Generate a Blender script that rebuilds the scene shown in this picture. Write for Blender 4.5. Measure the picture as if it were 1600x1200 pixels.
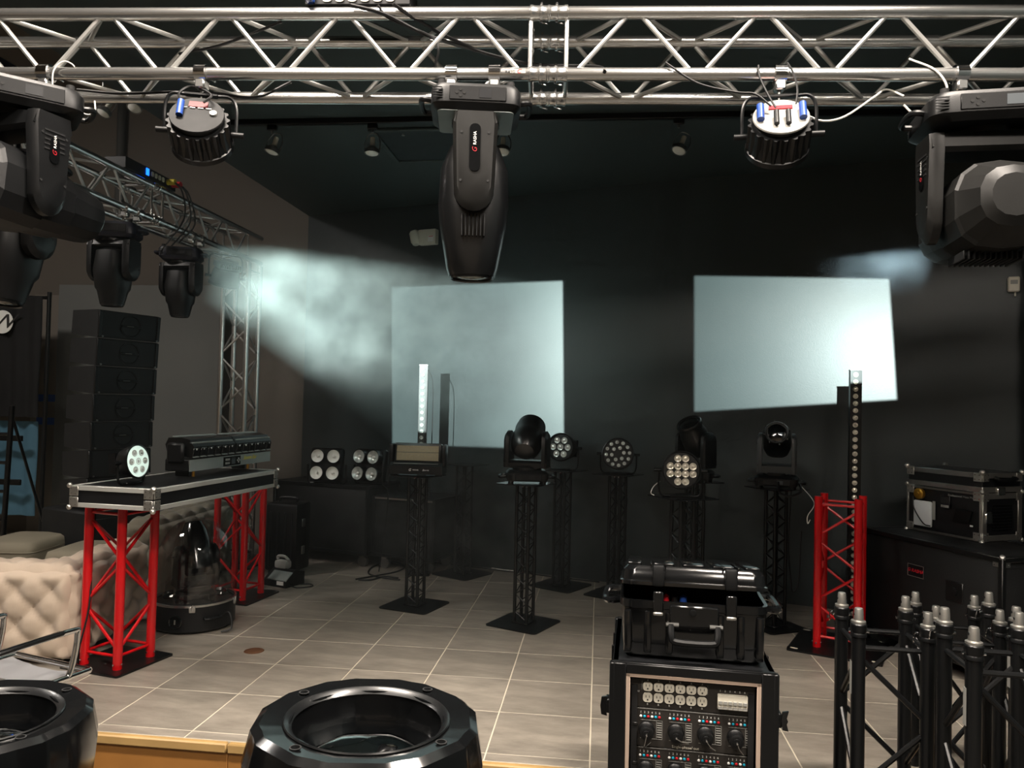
import bpy, bmesh, math, random
from mathutils import Vector as V, Matrix as Mx
random.seed(7)
PI = math.pi
SC = bpy.context.scene
COL = SC.collection
for o in list(bpy.data.objects):
    bpy.data.objects.remove(o)

# ---------------------------------------------------------------- camera
F = 1200.0
CAM = V((0, 0, 1.55))
YAW, PITCH, ROLL = math.atan(137 / F), math.atan(29 / F), 0.023
fw = V((-math.sin(YAW) * math.cos(PITCH), math.cos(YAW) * math.cos(PITCH), math.sin(PITCH)))
r0 = V((math.cos(YAW), math.sin(YAW), 0))
u0 = r0.cross(fw)
rt = r0 * math.cos(ROLL) + u0 * math.sin(ROLL)
up = u0 * math.cos(ROLL) - r0 * math.sin(ROLL)
cd = bpy.data.cameras.new('camera')
cd.sensor_fit = 'HORIZONTAL'; cd.sensor_width = 36; cd.lens = 36 * F / 1600
cd.clip_start = .02; cd.clip_end = 100
cam = bpy.data.objects.new('camera', cd); COL.objects.link(cam)
R3 = Mx((rt, up, -fw)).transposed()
cam.matrix_world = Mx.Translation(CAM) @ R3.to_4x4()
SC.camera = cam

def ray(px, py):
    return fw + rt * ((px - 800) / F) + up * ((600 - py) / F)
def at(px, py, d):
    return CAM + ray(px, py) * d
def on_z(px, py, z=0.0):
    r = ray(px, py); return CAM + r * ((z - CAM.z) / r.z)
def on_y(px, py, y):
    r = ray(px, py); return CAM + r * (y / r.y)

# ---------------------------------------------------------------- render look
vs = SC.view_settings
vs.view_transform = 'Standard'; vs.look = 'None'; vs.gamma = 1.0; vs.use_curve_mapping = False
vs.exposure = 0.62
cy = SC.cycles
cy.use_denoising = True
cy.max_bounces = 6; cy.diffuse_bounces = 3; cy.glossy_bounces = 3; cy.transmission_bounces = 6
cy.transparent_max_bounces = 8; cy.volume_bounces = 0
cy.volume_step_rate = 1.6; cy.volume_max_steps = 64
cy.use_adaptive_sampling = True; cy.adaptive_threshold = .035; cy.adaptive_min_samples = 16
cy.sample_clamp_indirect = 4.0
cy.caustics_reflective = False; cy.caustics_refractive = False

W = bpy.data.worlds.new('world'); SC.world = W
W.use_nodes = True
bg = W.node_tree.nodes['Background']
bg.inputs[0].default_value = (.95, .97, 1.0, 1); bg.inputs[1].default_value = .035

# back wall line (plan view): from the left corner to the right corner
BW0 = V((-3.11, 7.82, 0)); BW1 = V((2.94, 5.92, 0))
bwd = (BW1 - BW0).normalized(); bwn = V((bwd.y, -bwd.x, 0))     # normal towards the camera
if bwn.y > 0: bwn = -bwn
def on_wall(px, py):
    r = ray(px, py); return CAM + r * ((BW0 - CAM).dot(bwn) / r.dot(bwn))

# ---------------------------------------------------------------- room lamps
def area(name, loc, tgt, sx, sy, e, col):
    l = bpy.data.lights.new(name, 'AREA'); l.shape = 'RECTANGLE'; l.size = sx; l.size_y = sy
    l.energy = e; l.color = col
    o = bpy.data.objects.new(name, l); COL.objects.link(o)
    o.matrix_world = Mx.Translation(loc) @ (V(tgt) - V(loc)).to_track_quat('-Z', 'Y').to_matrix().to_4x4()
    return o
WARM = (1.0, .89, .78)
area('hall_lamp', (-1.4, 1.75, 4.78), (-1.4, 2.3, 0), 1.2, .3, 205, WARM)
area('hall_lamp.001', (1.2, 1.75, 4.78), (1.2, 2.3, 0), 1.2, .3, 205, WARM)
area('hall_lamp.002', (-1.5, -.4, 4.3), (-1.5, 0, 0), 1.2, .6, 80, WARM)
area('hall_lamp.003', (1.5, -.4, 4.3), (1.5, 0, 0), 1.2, .6, 95, WARM)
area('hall_lamp.004', (-5.3, 3.2, 4.5), (-5.3, 3.8, 0), 1.0, .6, 72, (1.0, .93, .86))

# the two framing heads throw a four-sided patch on the back wall (shutter blades)
LEFT_PATCH = [on_wall(612, 449), on_wall(879, 439), on_wall(881, 702), on_wall(613, 694)]
RIGHT_PATCH = [on_wall(1085, 431), on_wall(1389, 436), on_wall(1401, 624), on_wall(1085, 643)]
def framed_beam(name, src, quad, power, col, soft=.004):
    l = bpy.data.lights.new(name, 'POINT'); l.energy = power; l.color = col; l.shadow_soft_size = .012
    o = bpy.data.objects.new(name, l); COL.objects.link(o); o.location = src
    l.use_nodes = True
    nt = l.node_tree; em = nt.nodes['Emission']
    tc = nt.nodes.new('ShaderNodeTexCoord')
    cen = sum((q - src for q in quad), V()) / 4
    prev = None
    for i in range(4):
        n = (quad[i] - src).cross(quad[(i + 1) % 4] - src).normalized()
        if n.dot(cen) < 0: n = -n
        d = nt.nodes.new('ShaderNodeVectorMath'); d.operation = 'DOT_PRODUCT'
        d.inputs[1].default_value = n * BEAM_SIGN
        nt.links.new(tc.outputs['Normal'], d.inputs[0])
        m = nt.nodes.new('ShaderNodeMapRange'); m.interpolation_type = 'SMOOTHSTEP'
        m.inputs[1].default_value = -soft / 2; m.inputs[2].default_value = soft / 2
        nt.links.new(d.outputs['Value'], m.inputs[0])
        if prev is None: prev = m.outputs[0]
        else:
            k = nt.nodes.new('ShaderNodeMath'); k.operation = 'MULTIPLY'
            nt.links.new(prev, k.inputs[0]); nt.links.new(m.outputs[0], k.inputs[1]); prev = k.outputs[0]
    nt.links.new(prev, em.inputs['Strength'])
    return o
BEAM_SIGN = 1.0
LEFT_SRC = at(146, 347, 3.22)
RIGHT_SRC = at(1472, 378, 3.02)
framed_beam('framing_beam', LEFT_SRC, LEFT_PATCH, 2900, (.80, 1.0, .95))
framed_beam('framing_beam.001', RIGHT_SRC, RIGHT_PATCH, 1200, (.84, 1.0, .96))

# ---------------------------------------------------------------- mesh helpers
def srgb(h):
    if isinstance(h, str):
        h = [int(h[i:i + 2], 16) / 255 for i in (0, 2, 4)]
    return tuple((c / 12.92 if c <= .04045 else ((c + .055) / 1.055) ** 2.4) for c in h) + (1,)
MATS = {}
def mat(name, col, rough=.5, metal=0.0, var=.12, scale=9.0, bump=0.0, bscale=60, coat=0.0, emit=None, es=0.0, spec=.5,
        trans=0.0, ior=1.45, rvar=.15, obj_rand=0.0, sheen=0.0):
    m = bpy.data.materials.new(name); m.use_nodes = True; MATS[name] = m
    nt = m.node_tree; b = nt.nodes['Principled BSDF']
    c = srgb(col)
    N = nt.nodes.new; Lk = nt.links.new
    tc = N('ShaderNodeTexCoord'); no = N('ShaderNodeTexNoise'); no.inputs['Scale'].default_value = scale; no.inputs['Detail'].default_value = 4
    Lk(tc.outputs['Object'], no.inputs['Vector'])
    ra = N('ShaderNodeMix'); ra.data_type = 'RGBA'
    ra.inputs[6].default_value = tuple(x * (1 - var) for x in c[:3]) + (1,)
    ra.inputs[7].default_value = tuple(min(1, x * (1 + var)) for x in c[:3]) + (1,)
    Lk(no.outputs['Fac'], ra.inputs[0])
    src = ra.outputs[2]
    if obj_rand:
        oi = N('ShaderNodeObjectInfo'); mp = N('ShaderNodeMapRange')
        mp.inputs[3].default_value = 1 - obj_rand; mp.inputs[4].default_value = 1 + obj_rand
        Lk(oi.outputs['Random'], mp.inputs[0])
        hs = N('ShaderNodeHueSaturation'); Lk(mp.outputs[0], hs.inputs['Value']); Lk(src, hs.inputs['Color']); src = hs.outputs[0]
    Lk(src, b.inputs['Base Color'])
    mr = N('ShaderNodeMapRange'); mr.inputs[3].default_value = max(.02, rough * (1 - rvar)); mr.inputs[4].default_value = min(1, rough * (1 + rvar))
    Lk(no.outputs['Fac'], mr.inputs[0]); Lk(mr.outputs[0], b.inputs['Roughness'])
    b.inputs['Metallic'].default_value = metal
    b.inputs['Specular IOR Level'].default_value = spec
    b.inputs['IOR'].default_value = ior
    if coat: b.inputs['Coat Weight'].default_value = coat; b.inputs['Coat Roughness'].default_value = .12
    if trans: b.inputs['Transmission Weight'].default_value = trans
    if sheen: b.inputs['Sheen Weight'].default_value = sheen
    if bump:
        n2 = N('ShaderNodeTexNoise'); n2.inputs['Scale'].default_value = bscale; n2.inputs['Detail'].default_value = 3
        Lk(tc.outputs['Object'], n2.inputs['Vector'])
        bp = N('ShaderNodeBump'); bp.inputs['Strength'].default_value = bump; bp.inputs['Distance'].default_value = .01
        Lk(n2.outputs['Fac'], bp.inputs['Height']); Lk(bp.outputs[0], b.inputs['Normal'])
    if emit:
        b.inputs['Emission Color'].default_value = srgb(emit); b.inputs['Emission Strength'].default_value = es
    return m
mat('alu', 'cfcfcd', .24, .95, var=.05, scale=5, rvar=.12)
mat('alu_brace', 'b9b9b6', .42, .85, var=.05)
mat('alu_edge', 'd2d3ce', .42, .55, var=.06)
mat('plate_gloss', '17181a', .13, var=.1)
mat('alu_dull', 'b4b2ac', .38, .9, var=.1, scale=20)
mat('chrome', 'e6e6e6', .1, 1.0, var=.03)
mat('steel', '8f8f8c', .3, .9)
mat('black_plastic', '0d0e0f', .42, spec=.35, var=.15, bump=.05, bscale=300)
mat('black_gloss', '0b0c0d', .16, var=.1, coat=.5)
mat('head_black', '0c0d0e', .3, var=.12, coat=.2)
mat('grey_plastic', '141413', .42, spec=.4, var=.1, bump=.04, bscale=400)
mat('black_metal', '101112', .34, .2, var=.12)
mat('black_matte', '0c0d0e', .7, var=.2)
mat('black_laminate', '131416', .4, var=.2, bump=.08, bscale=220)
mat('black_case', '0e0f10', .55, var=.25, bump=.1, bscale=180)
mat('navy_plastic', '10131f', .45)
mat('red_paint', 'c20912', .3, var=.02, rvar=.03, coat=.5)
mat('arm_grey', '343738', .4, var=.06)
mat('red', 'c8202c', .4)
mat('logo_red', '9c1c26', .4)
mat('darkred', '5c0e16', .4)
mat('blue', '23458f', .4)
mat('blue_led', '1450ff', .3, emit='1460ff', es=2.5)
mat('blue_dot', '1fa5c4', .35)
mat('yellow', 'c9b62a', .45)
mat('brass', 'b98a35', .35, .8)
mat('white_plastic', 'a3a29d', .6, var=.05)
mat('offwhite', 'cfcabb', .45, var=.05)
mat('white_print', 'e0e0dc', .6, var=.02)
mat('grey_print', '8d8d88', .6, var=.02)
mat('dark_print', '232323', .6)
mat('rubber', '0a0a0a', .8)
mat('cable_black', '0a0a0b', .5)
mat('cable_white', 'cfcdc6', .5)
mat('lens_clear', 'cfd6d2', .14, .35, var=.05, spec=.8)
mat('lens_warm', 'd8d2c2', .16, .35, var=.08, spec=.8)
mat('lens_dark', '06080a', .05, var=.05, coat=1.0, spec=.9)
mat('lamp_white', 'f0f0ea', .35, var=.04)
mat('lit_lens', 'c8d6cf', .12, emit='dffcf0', es=.4)
mat('screen_grey', '40464a', .5, var=.05)
mat('screen_dark', '0a0c10', .35)
mat('wood_trim', 'a98a58', .5, var=.22, scale=6, bump=.15, bscale=20)
mat('wood_riser', '9a6a34', .5, var=.25, scale=4, bump=.1, bscale=14)
mat('plywood_floor', '4d4a45', .6, var=.2)
mat('wall_black', '333a3b', .42, var=.1, scale=1.6, bump=.05, bscale=120, rvar=.08)
mat('ceiling_black', '3c4545', .6, var=.12, scale=1.3, bump=.05, bscale=90)
mat('wall_brown', '625b53', .75, var=.1, scale=1.4, bump=.06, bscale=80)
mat('wall_side', '454543', .7, var=.1, scale=1.4, bump=.06, bscale=80)
mat('board_grey', '6b6c69', .7, var=.08, scale=2)
mat('board_tan', '787067', .7, var=.08, scale=2)
mat('hatch', '262c2d', .55)
mat('tape_blue', '1c4fa0', .6)
mat('cloth_black', '0f0f10', .85, var=.25, scale=5, bump=.2, bscale=240)
mat('cloth_blue', '4b7287', .75, var=.15, scale=4, bump=.15, bscale=200)
mat('velvet_beige', 'b8a795', .8, var=.08, scale=6, bump=.1, bscale=260, sheen=.25)
mat('velvet_olive', '7c7566', .85, var=.1, scale=6, bump=.1, bscale=260, sheen=.2)
mat('ottoman', '8c8472', .8, var=.07, scale=6, bump=.12, bscale=300)
mat('mesh_white', '9a9a9c', .6, var=.05)
mat('grout', 'c4bba9', .8)
mat('copper', '6b4a35', .5, .3)
mat('led_grid', '8f8268', .35, var=.25, scale=90)
mat('fluid', 'c9cdcf', .3, var=.06)
mat('paper', 'b5a98f', .8)
mat('silver_face', '9aa29f', .4, .35)

def finish(me, name, m, parent=None, sharp=38, smooth=True):
    me.materials.append(MATS[m] if isinstance(m, str) else m)
    if smooth:
        me.shade_smooth(); me.set_sharp_from_angle(angle=math.radians(sharp))
    o = bpy.data.objects.new(name, me); COL.objects.link(o)
    if parent is not None: o.parent = parent
    return o

def frame_to(d, u=V((0, 0, 1))):
    d = V(d).normalized()
    x = u.cross(d)
    if x.length < 1e-4: x = V((1, 0, 0)).cross(d)
    if x.length < 1e-4: x = V((0, 1, 0)).cross(d)
    x.normalize(); y = d.cross(x)
    return Mx((x, y, d)).transposed().to_4x4()
def T(x, y=0, z=0):
    return Mx.Translation(V(x) if not isinstance(x, (int, float)) else V((x, y, z)))
def RX(a): return Mx.Rotation(a, 4, 'X')
def RY(a): return Mx.Rotation(a, 4, 'Y')
def RZ(a): return Mx.Rotation(a, 4, 'Z')
I4 = Mx.Identity(4)

class MB:
    def __init__(s, M=None):
        s.bm = bmesh.new(); s.M = M or Mx.Identity(4)
    def box(s, c, sz, b=0.0, M=None, seg=1):
        A = s.M @ (M or I4) @ T(V(c)) @ Mx.Diagonal((sz[0], sz[1], sz[2], 1))
        r = bmesh.ops.create_cube(s.bm, size=1.0, matrix=A)
        if b:
            es = list({e for v in r['verts'] for e in v.link_edges})
            bmesh.ops.bevel(s.bm, geom=es, offset=min(b, min(sz) * .49), segments=seg, affect='EDGES', profile=.5)
        return s
    def loft(s, rings, cap0=True, cap1=True, closed=True):
        vs = [[s.bm.verts.new(s.M @ V(p)) for p in r] for r in rings]
        n = len(rings[0])
        for a, b in zip(vs[:-1], vs[1:]):
            for i in range(n if closed else n - 1):
                j = (i + 1) % n
                s.bm.faces.new((a[i], a[j], b[j], b[i]))
        if cap0: s.bm.faces.new(list(reversed(vs[0])))
        if cap1: s.bm.faces.new(vs[-1])
        return s
    def cyl(s, p1, p2, r1, r2=None, seg=16, caps=True):
        p1, p2 = V(p1), V(p2); r2 = r1 if r2 is None else r2
        A = frame_to(p2 - p1)
        c = [(math.cos(2 * PI * i / seg), math.sin(2 * PI * i / seg)) for i in range(seg)]
        rings = [[p + (A @ V((x * r, y * r, 0))) for x, y in c] for p, r in ((p1, r1), (p2, r2))]
        return s.loft(rings, caps, caps)
    def lathe(s, prof, M=None, seg=24, cap0=False, cap1=False):
        M = M or I4
        rings = [[M @ V((r * math.cos(2 * PI * i / seg), r * math.sin(2 * PI * i / seg), z)) for i in range(seg)] for r, z in prof]
        return s.loft(rings, cap0, cap1)
    def prism(s, poly, z0, z1, M=None):
        M = M or I4
        return s.loft([[M @ V((x, y, z0)) for x, y in poly], [M @ V((x, y, z1)) for x, y in poly]])
    def path(s, pts, r, seg=6, sub=4):
        pts = [V(p) for p in pts]
        if sub > 1 and len(pts) > 2:
            q = []
            P = [pts[0] * 2 - pts[1]] + pts + [pts[-1] * 2 - pts[-2]]
            for i in range(1, len(P) - 2):
                a, b, c, d = P[i - 1:i + 3]
                for k in range(sub):
                    t = k / sub
                    q.append(.5 * ((2 * b) + (c - a) * t + (2 * a - 5 * b + 4 * c - d) * t * t + (3 * b - a - 3 * c + d) * t ** 3))
            q.append(pts[-1]); pts = q
        A = None; rings = []
        for i, p in enumerate(pts):
            d = (pts[min(i + 1, len(pts) - 1)] - pts[max(i - 1, 0)]).normalized()
            if A is None: x = frame_to(d).to_3x3().col[0]
            else: x = (A - d * A.dot(d)).normalized()
            A = x; y = d.cross(x)
            rings.append([p + x * (r * math.cos(2 * PI * k / seg)) + y * (r * math.sin(2 * PI * k / seg)) for k in range(seg)])
        return s.loft(rings)
    def done(s, name, m, parent=None, sharp=38, smooth=True):
        bmesh.ops.recalc_face_normals(s.bm, faces=s.bm.faces)
        me = bpy.data.meshes.new(name); s.bm.to_mesh(me); s.bm.free()
        return finish(me, name, m, parent, sharp, smooth)

def se(t, rx, ry, n=2.0, seg=32, M=None, cx=0.0, cy_=0.0):
    out = []
    for i in range(seg):
        a = 2 * PI * (i + .5) / seg; c, q = math.cos(a), math.sin(a)
        p = V((cx + rx * math.copysign(abs(c) ** (2 / n), c), cy_ + ry * math.copysign(abs(q) ** (2 / n), q), t))
        out.append(M @ p if M else p)
    return out
def rrect(w, h, r, seg=4, cx=0, cy_=0):
    p = []
    for sx, sy, a0 in ((1, 1, 0), (-1, 1, PI / 2), (-1, -1, PI), (1, -1, 3 * PI / 2)):
        for k in range(seg + 1):
            a = a0 + k * PI / 2 / seg
            p.append((cx + sx * (w / 2 - r) + r * math.cos(a), cy_ + sy * (h / 2 - r) + r * math.sin(a)))
    return p

CYL = {}
def rod(name, p1, p2, r, m, parent=None, seg=10):
    key = (m, seg)
    if key not in CYL:
        b = MB(); b.cyl((0, 0, 0), (0, 0, 1), 1, seg=seg)
        bmesh.ops.recalc_face_normals(b.bm, faces=b.bm.faces)
        me = bpy.data.meshes.new('rod_' + m); b.bm.to_mesh(me); b.bm.free()
        me.materials.append(MATS[m]); me.shade_smooth(); me.set_sharp_from_angle(angle=math.radians(40)); CYL[key] = me
    o = bpy.data.objects.new(name, CYL[key]); COL.objects.link(o)
    if parent is not None: o.parent = parent
    p1, p2 = V(p1), V(p2); d = p2 - p1
    o.matrix_local = T(p1) @ frame_to(d) @ Mx.Diagonal((r, r, d.length, 1))
    return o
def inst(name, src, M, parent=None):
    o = bpy.data.objects.new(name, src.data if hasattr(src, 'data') else src); COL.objects.link(o)
    if parent is not None: o.parent = parent
    o.matrix_local = M
    return o
def thing(name, label, cat, M=None, group=None, kind=None):
    o = bpy.data.objects.new(name, None); COL.objects.link(o); o.empty_display_size = .1
    if M is not None: o.matrix_world = M
    return tag(o, label, cat, group, kind)
def tag(o, label, cat=None, group=None, kind=None):
    o['label'] = label
    if cat: o['category'] = cat
    if group: o['group'] = group
    if kind: o['kind'] = kind
    return o
def struct(o, label=None):
    o['kind'] = 'structure'
    if label: o['label'] = label
    return o

TXT = {}
def text_mesh(s, shear=0.0):
    if (s, shear) in TXT: return TXT[(s, shear)]
    cu = bpy.data.curves.new('t', 'FONT'); cu.body = s; cu.size = 1; cu.extrude = .015; cu.align_x = 'CENTER'; cu.align_y = 'CENTER'; cu.shear = shear
    cu.resolution_u = 3
    ob = bpy.data.objects.new('t', cu); COL.objects.link(ob)
    dg = bpy.context.evaluated_depsgraph_get()
    me = bpy.data.meshes.new_from_object(ob.evaluated_get(dg))
    bpy.data.objects.remove(ob); bpy.data.curves.remove(cu)
    TXT[(s, shear)] = me
    return me
def text(s, h, m, parent, M, shear=0.0, name='lettering'):
    me = text_mesh(s, shear).copy(); me.materials.clear(); me.materials.append(MATS[m])
    o = bpy.data.objects.new(name, me); COL.objects.link(o); o.parent = parent
    o.matrix_local = M @ Mx.Diagonal((h, h, h, 1))
    return o
FRONT = RX(PI / 2)      # maps text plane XY onto a face that looks towards -Y
def cable(label, pts, r, m='cable_black', group=None):
    b = MB(); b.path(pts, r, 6, 5)
    return tag(b.done('cable', m), label, 'cable', group)
# ================================================================ the setting
XL, XR, YB, YF = -7.6, 2.94, 7.82, 3.33
LOW = -.20
b = MB(); b.box(((XL + XR) / 2, (YF + 8.6) / 2, -.1 - .0015), (XR - XL, 8.6 - YF, .2 - .0)); floor = struct(b.done('floor', 'grout', smooth=False), 'grey tiled stage floor with pale grout lines')
b = MB(); b.box(((XL + XR) / 2, -.7, LOW - .12), (XR - XL, 8.6, .2)); struct(b.done('floor.001', 'plywood_floor', smooth=False), 'dark hall floor in front of the stage step')
# tiles, each a child of the floor
m = mat('tile', '857e74', .40, var=.85, scale=7.0, bump=.12, bscale=55, obj_rand=.07, spec=.4)
nt = m.node_tree
for nd in nt.nodes:                      # streaky cement look: stretch the grain along one tile direction
    if nd.type == 'TEX_NOISE':
        nd.inputs['Detail'].default_value = 8; nd.inputs['Roughness'].default_value = .7
        mpn = nt.nodes.new('ShaderNodeMapping'); mpn.inputs['Scale'].default_value = (.45, 1.5, 1)
        src = nd.inputs['Vector'].links[0].from_socket
        nt.links.new(src, mpn.inputs['Vector']); nt.links.new(mpn.outputs[0], nd.inputs['Vector'])
tile_mesh = None
TS = .457
gx = on_z(921.5, 1183).x; gy = on_z(540, 1045).y
k0 = math.ceil((-5.1 - gx) / TS); k1 = math.ceil((XR - gx) / TS)
j0 = math.floor((YF - gy) / TS); j1 = math.floor((7.8 - gy) / TS)
def tile(x0, x1, y0, y1):
    mb = MB(); w, h = x1 - x0 - .0065, y1 - y0 - .0065
    mb.box((0, 0, -.006), (w, h, .012), .0012)
    return mb.done('tile', 'tile', floor)
full = None
for k in range(k0, k1):
    for j in range(j0, j1 + 1):
        x0, y0 = gx + k * TS, gy + j * TS
        x1, y1 = min(x0 + TS, XR), y0 + TS
        y0c = max(y0, YF)
        wy = BW0.y + (x0 - BW0.x) * bwd.y / bwd.x if x0 > BW0.x else YB
        if y0c > wy - .02 or x1 - x0 < .03 or y1 - y0c < .02: continue
        if x1 - x0 > TS - .001 and y0c == y0:
            if full is None: full = tile(x0, x1, y0, y1); o = full
            else: o = inst('tile', full, I4, floor)
        else: o = tile(x0, x1, y0c, y1)
        o.matrix_local = T((x0 + x1) / 2, (y0c + y1) / 2, random.uniform(-.0006, .0006)) @ RZ(PI * random.randint(0, 1))
# wooden nosing and riser boards of the stage step
xs = [XL, -4.2, -1.62, .95, XR]
riser = None
for i in range(4):
    x0, x1 = xs[i], xs[i + 1]
    b = MB(); b.box(((x0 + x1) / 2, YF - .016, -.0225), (x1 - x0 - .003, .032, .043), .006); struct(b.done('trim_%d' % (i + 1), 'wood_trim'), 'worn wooden nosing board along the stage edge')
    b = MB(); b.box(((x0 + x1) / 2, YF - .008, -.132), (x1 - x0 - .003, .016, .172), .002); struct(b.done('trim_%d' % (i + 5), 'wood_riser'), 'brown wooden riser board below the stage edge')
# walls and ceilings
c = (BW0 + BW1) / 2; L = (BW1 - BW0).length
b = MB(T(c) @ RZ(math.atan2(bwd.y, bwd.x))); b.box((.0, .06, 1.74), (L + .5, .12, 3.5)); struct(b.done('wall_back', 'wall_black', smooth=False), 'black painted back wall behind the stage')
b = MB(); b.box(((XL + BW0.x) / 2, YB + .06, 2.4), (BW0.x - XL, .12, 4.85)); struct(b.done('wall_left', 'wall_brown', smooth=False), 'grey brown painted wall beside the stage')
b = MB(); b.box((XL - .06, 1.55, 2.3), (.12, 12.2, 5.0)); struct(b.done('wall_far_left', 'wall_brown', smooth=False), 'grey brown side wall of the hall')
b = MB(); b.box((XR + .06, .5, 2.3), (.12, 10.3, 5.0)); struct(b.done('wall_right', 'wall_black', smooth=False), 'black painted side wall')
mat('wall_cream', '9a8d7c', .8, var=.05)
b = MB(); b.box(((XL + XR) / 2, -4.56, 2.3), (XR - XL + .2, .12, 5.0)); struct(b.done('wall_front', 'wall_cream', smooth=False), 'beige wall at the front of the hall')
b = MB(); b.box(((XL + XR) / 2, 1.5, 4.86), (XR - XL + .2, 12.3, .1)); struct(b.done('ceiling', 'wall_brown', smooth=False), 'grey brown high ceiling of the hall')
SZ = 3.485
b = MB(); b.box(((BW0.x + XR) / 2, (2.7 + 8.2) / 2, SZ + .7), (XR - BW0.x, 5.5, 1.4)); struct(b.done('ceiling_soffit', 'ceiling_black', smooth=False), 'black lowered ceiling over the stage')
# ceiling hatch with frame, seen at the left of the central head
h0 = on_z(668, 226, SZ)
t = thing('ceiling_hatch', 'black framed access hatch in the lowered black ceiling', 'hatch', T(h0))
b = MB(); b.box((0, 0, -.006), (.62, .66, .012)); b.done('hatch_panel', 'hatch', t)
for s in (-1, 1):
    b = MB(); b.box((s * .33, 0, -.012), (.05, .72, .024), .006); b.done('hatch_frame', 'ceiling_black', t)
    b = MB(); b.box((0, s * .35, -.012), (.61, .04, .024), .006); b.done('hatch_frame', 'ceiling_black', t)
b = MB(); b.cyl((-.12, -.26, -.012), (-.12, -.26, -.02), .012); b.done('latch', 'alu_dull', t)
# vertical pipe on the brown wall
pp = on_y(188, 250, YB - .06)
b = MB(); b.cyl((pp.x, pp.y, .2), (pp.x, pp.y, 4.8), .045, seg=14); o = struct(b.done('trim_9', 'wall_side'), 'vertical duct running up the grey brown wall')
# boards leaning against the wall, strips of blue tape
def board(px0, px1, ytop, y, m, label):
    a = on_y(px0, ytop, y); c = on_y(px1, ytop, y)
    b = MB(); b.box(((a.x + c.x) / 2, y, a.z / 2), (c.x - a.x, .03, a.z), .003)
    o = tag(b.done('wall_panel', m), label, 'panel'); return a, c
board(94, 352, 445, 7.66, 'board_grey', 'tall grey panel standing behind the speaker stack')
a, c = board(56, 97, 461, 7.76, 'board_tan', 'narrow tan panel with two strips of blue tape')
for py in (622, 658):
    q0 = on_y(57, py - 6, 7.738); q1 = on_y(87, py + 6, 7.738)
    b = MB(); b.box(((q0.x + q1.x) / 2, 7.7405, (q0.z + q1.z) / 2), (q1.x - q0.x, .004, q0.z - q1.z))
    tag(b.done('tape_strip', 'tape_blue'), 'upper strip of blue tape across the tan panel' if py < 640 else 'lower strip of blue tape across the tan panel', 'tape', 'blue tape strips')
# pipe and drape at the far left: black banner with a round W logo, blue cloth below
def drape(name, px0, px1, y0, y1, Y, m, waves, amp, label, cat, parent=None):
    a = on_y(px0, y0, Y); c = on_y(px1, y1, Y)
    n = 60; rings = []
    for k in range(7):
        z = a.z + (c.z - a.z) * k / 6; f = .6 + .4 * k / 6
        fr = [V((a.x + (c.x - a.x) * i / n, Y + amp * f * math.sin(waves * 2 * PI * i / n + .5 * math.sin(k)) , z)) for i in range(n + 1)]
        rings.append(fr + [p + V((0, .006, 0)) for p in reversed(fr)])
    b = MB(); b.loft(rings)
    return tag(b.done(name, m, sharp=70), label, cat), a, c
o, a, c = drape('banner', -70, 59, 462, 652, 7.0, 'cloth_black', 5, .022, 'black cloth banner with a white round W logo', 'banner')
q = on_y(4, 503, 6.955)
b = MB(T(q) @ FRONT); b.lathe([(.0, .0), (.115, .0), (.115, .004), (.0, .004)], seg=40); d = b.done('logo_disc', 'white_print', o)
text('W', .2, 'dark_print', o, T(q + V((.0, -.006, 0))) @ FRONT @ Mx.Diagonal((1.25, 1, 1, 1)), shear=.35)
o, a2, c2 = drape('blue_cloth', -70, 54, 655, 806, 7.12, 'cloth_blue', 4, .02, 'pale blue cloth hanging below the black banner', 'cloth')
t = thing('drape_frame', 'black pipe frame carrying the black banner and blue cloth', 'frame', T(0, 0, 0))
zt = a.z
for X in (a.x, c.x + .03):
    rod('post', (X, 7.06, 0), (X, 7.06, zt + .05), .02, 'black_metal', t)
rod('crossbar', (a.x, 7.06, zt - .005), (c.x + .03, 7.06, zt - .005), .018, 'black_metal', t)
for py in (685, 754):
    zz = on_y(20, py, 6.9).z
    b = MB(); b.box(((a.x + c.x) / 2 - .05, 6.93, zz), (c.x - a.x - .1, .03, .055), .004); b.done('bar', 'black_metal', t)
# black truss-like ladder at the very left edge
t = thing('step_ladder', 'black metal ladder cut by the left picture edge beside the blue cloth', 'ladder', T(0, 0, 0))
e0, e1 = at(4, 812, 6.4), at(19, 634, 6.4)
e0.z = 0
dx = V((-.42, 0, 0))
rod('rail', e0, e1, .022, 'black_metal', t); rod('rail', e0 + dx, e1 + dx * .8, .022, 'black_metal', t)
for k in range(1, 6):
    f = k / 6; rod('rung', e0.lerp(e1, f), (e0 + dx).lerp(e1 + dx * .8, f), .014, 'black_metal', t)
rod('brace', e0.lerp(e1, .95), V((e0.x + .12, e0.y + .5, 0)), .012, 'black_metal', t)
# emergency light on the back wall, small box at the right end of it
WR = RZ(math.atan2(bwd.y, bwd.x))
q = on_wall(672, 372)
t = thing('emergency_light', 'off-white twin emergency light unit high on the back wall', 'wall light', T(q) @ WR)
b = MB(); b.box((0, -.035, 0), (.2, .07, .15), .012, seg=2); b.done('housing', 'offwhite', t)
b = MB(); b.box((.05, -.0715, -.02), (.065, .003, .06)); b.done('test_label', 'white_print', t)
b = MB(); b.box((.05, -.0735, .0), (.05, .002, .006)); b.done('red_print', 'red', t)
b = MB(T(-.135, -.05, .0) @ RY(-.25)); b.loft([se(-.07, .035, .035, 3), se(-.04, .05, .045, 3), se(.05, .05, .045, 3), se(.07, .035, .035, 3)]); b.done('lamp_head', 'offwhite', t)
q = on_wall(1583, 445)
t = thing('wall_sensor', 'small off-white box mounted at the right end of the back wall', 'sensor', T(q) @ WR)
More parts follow.
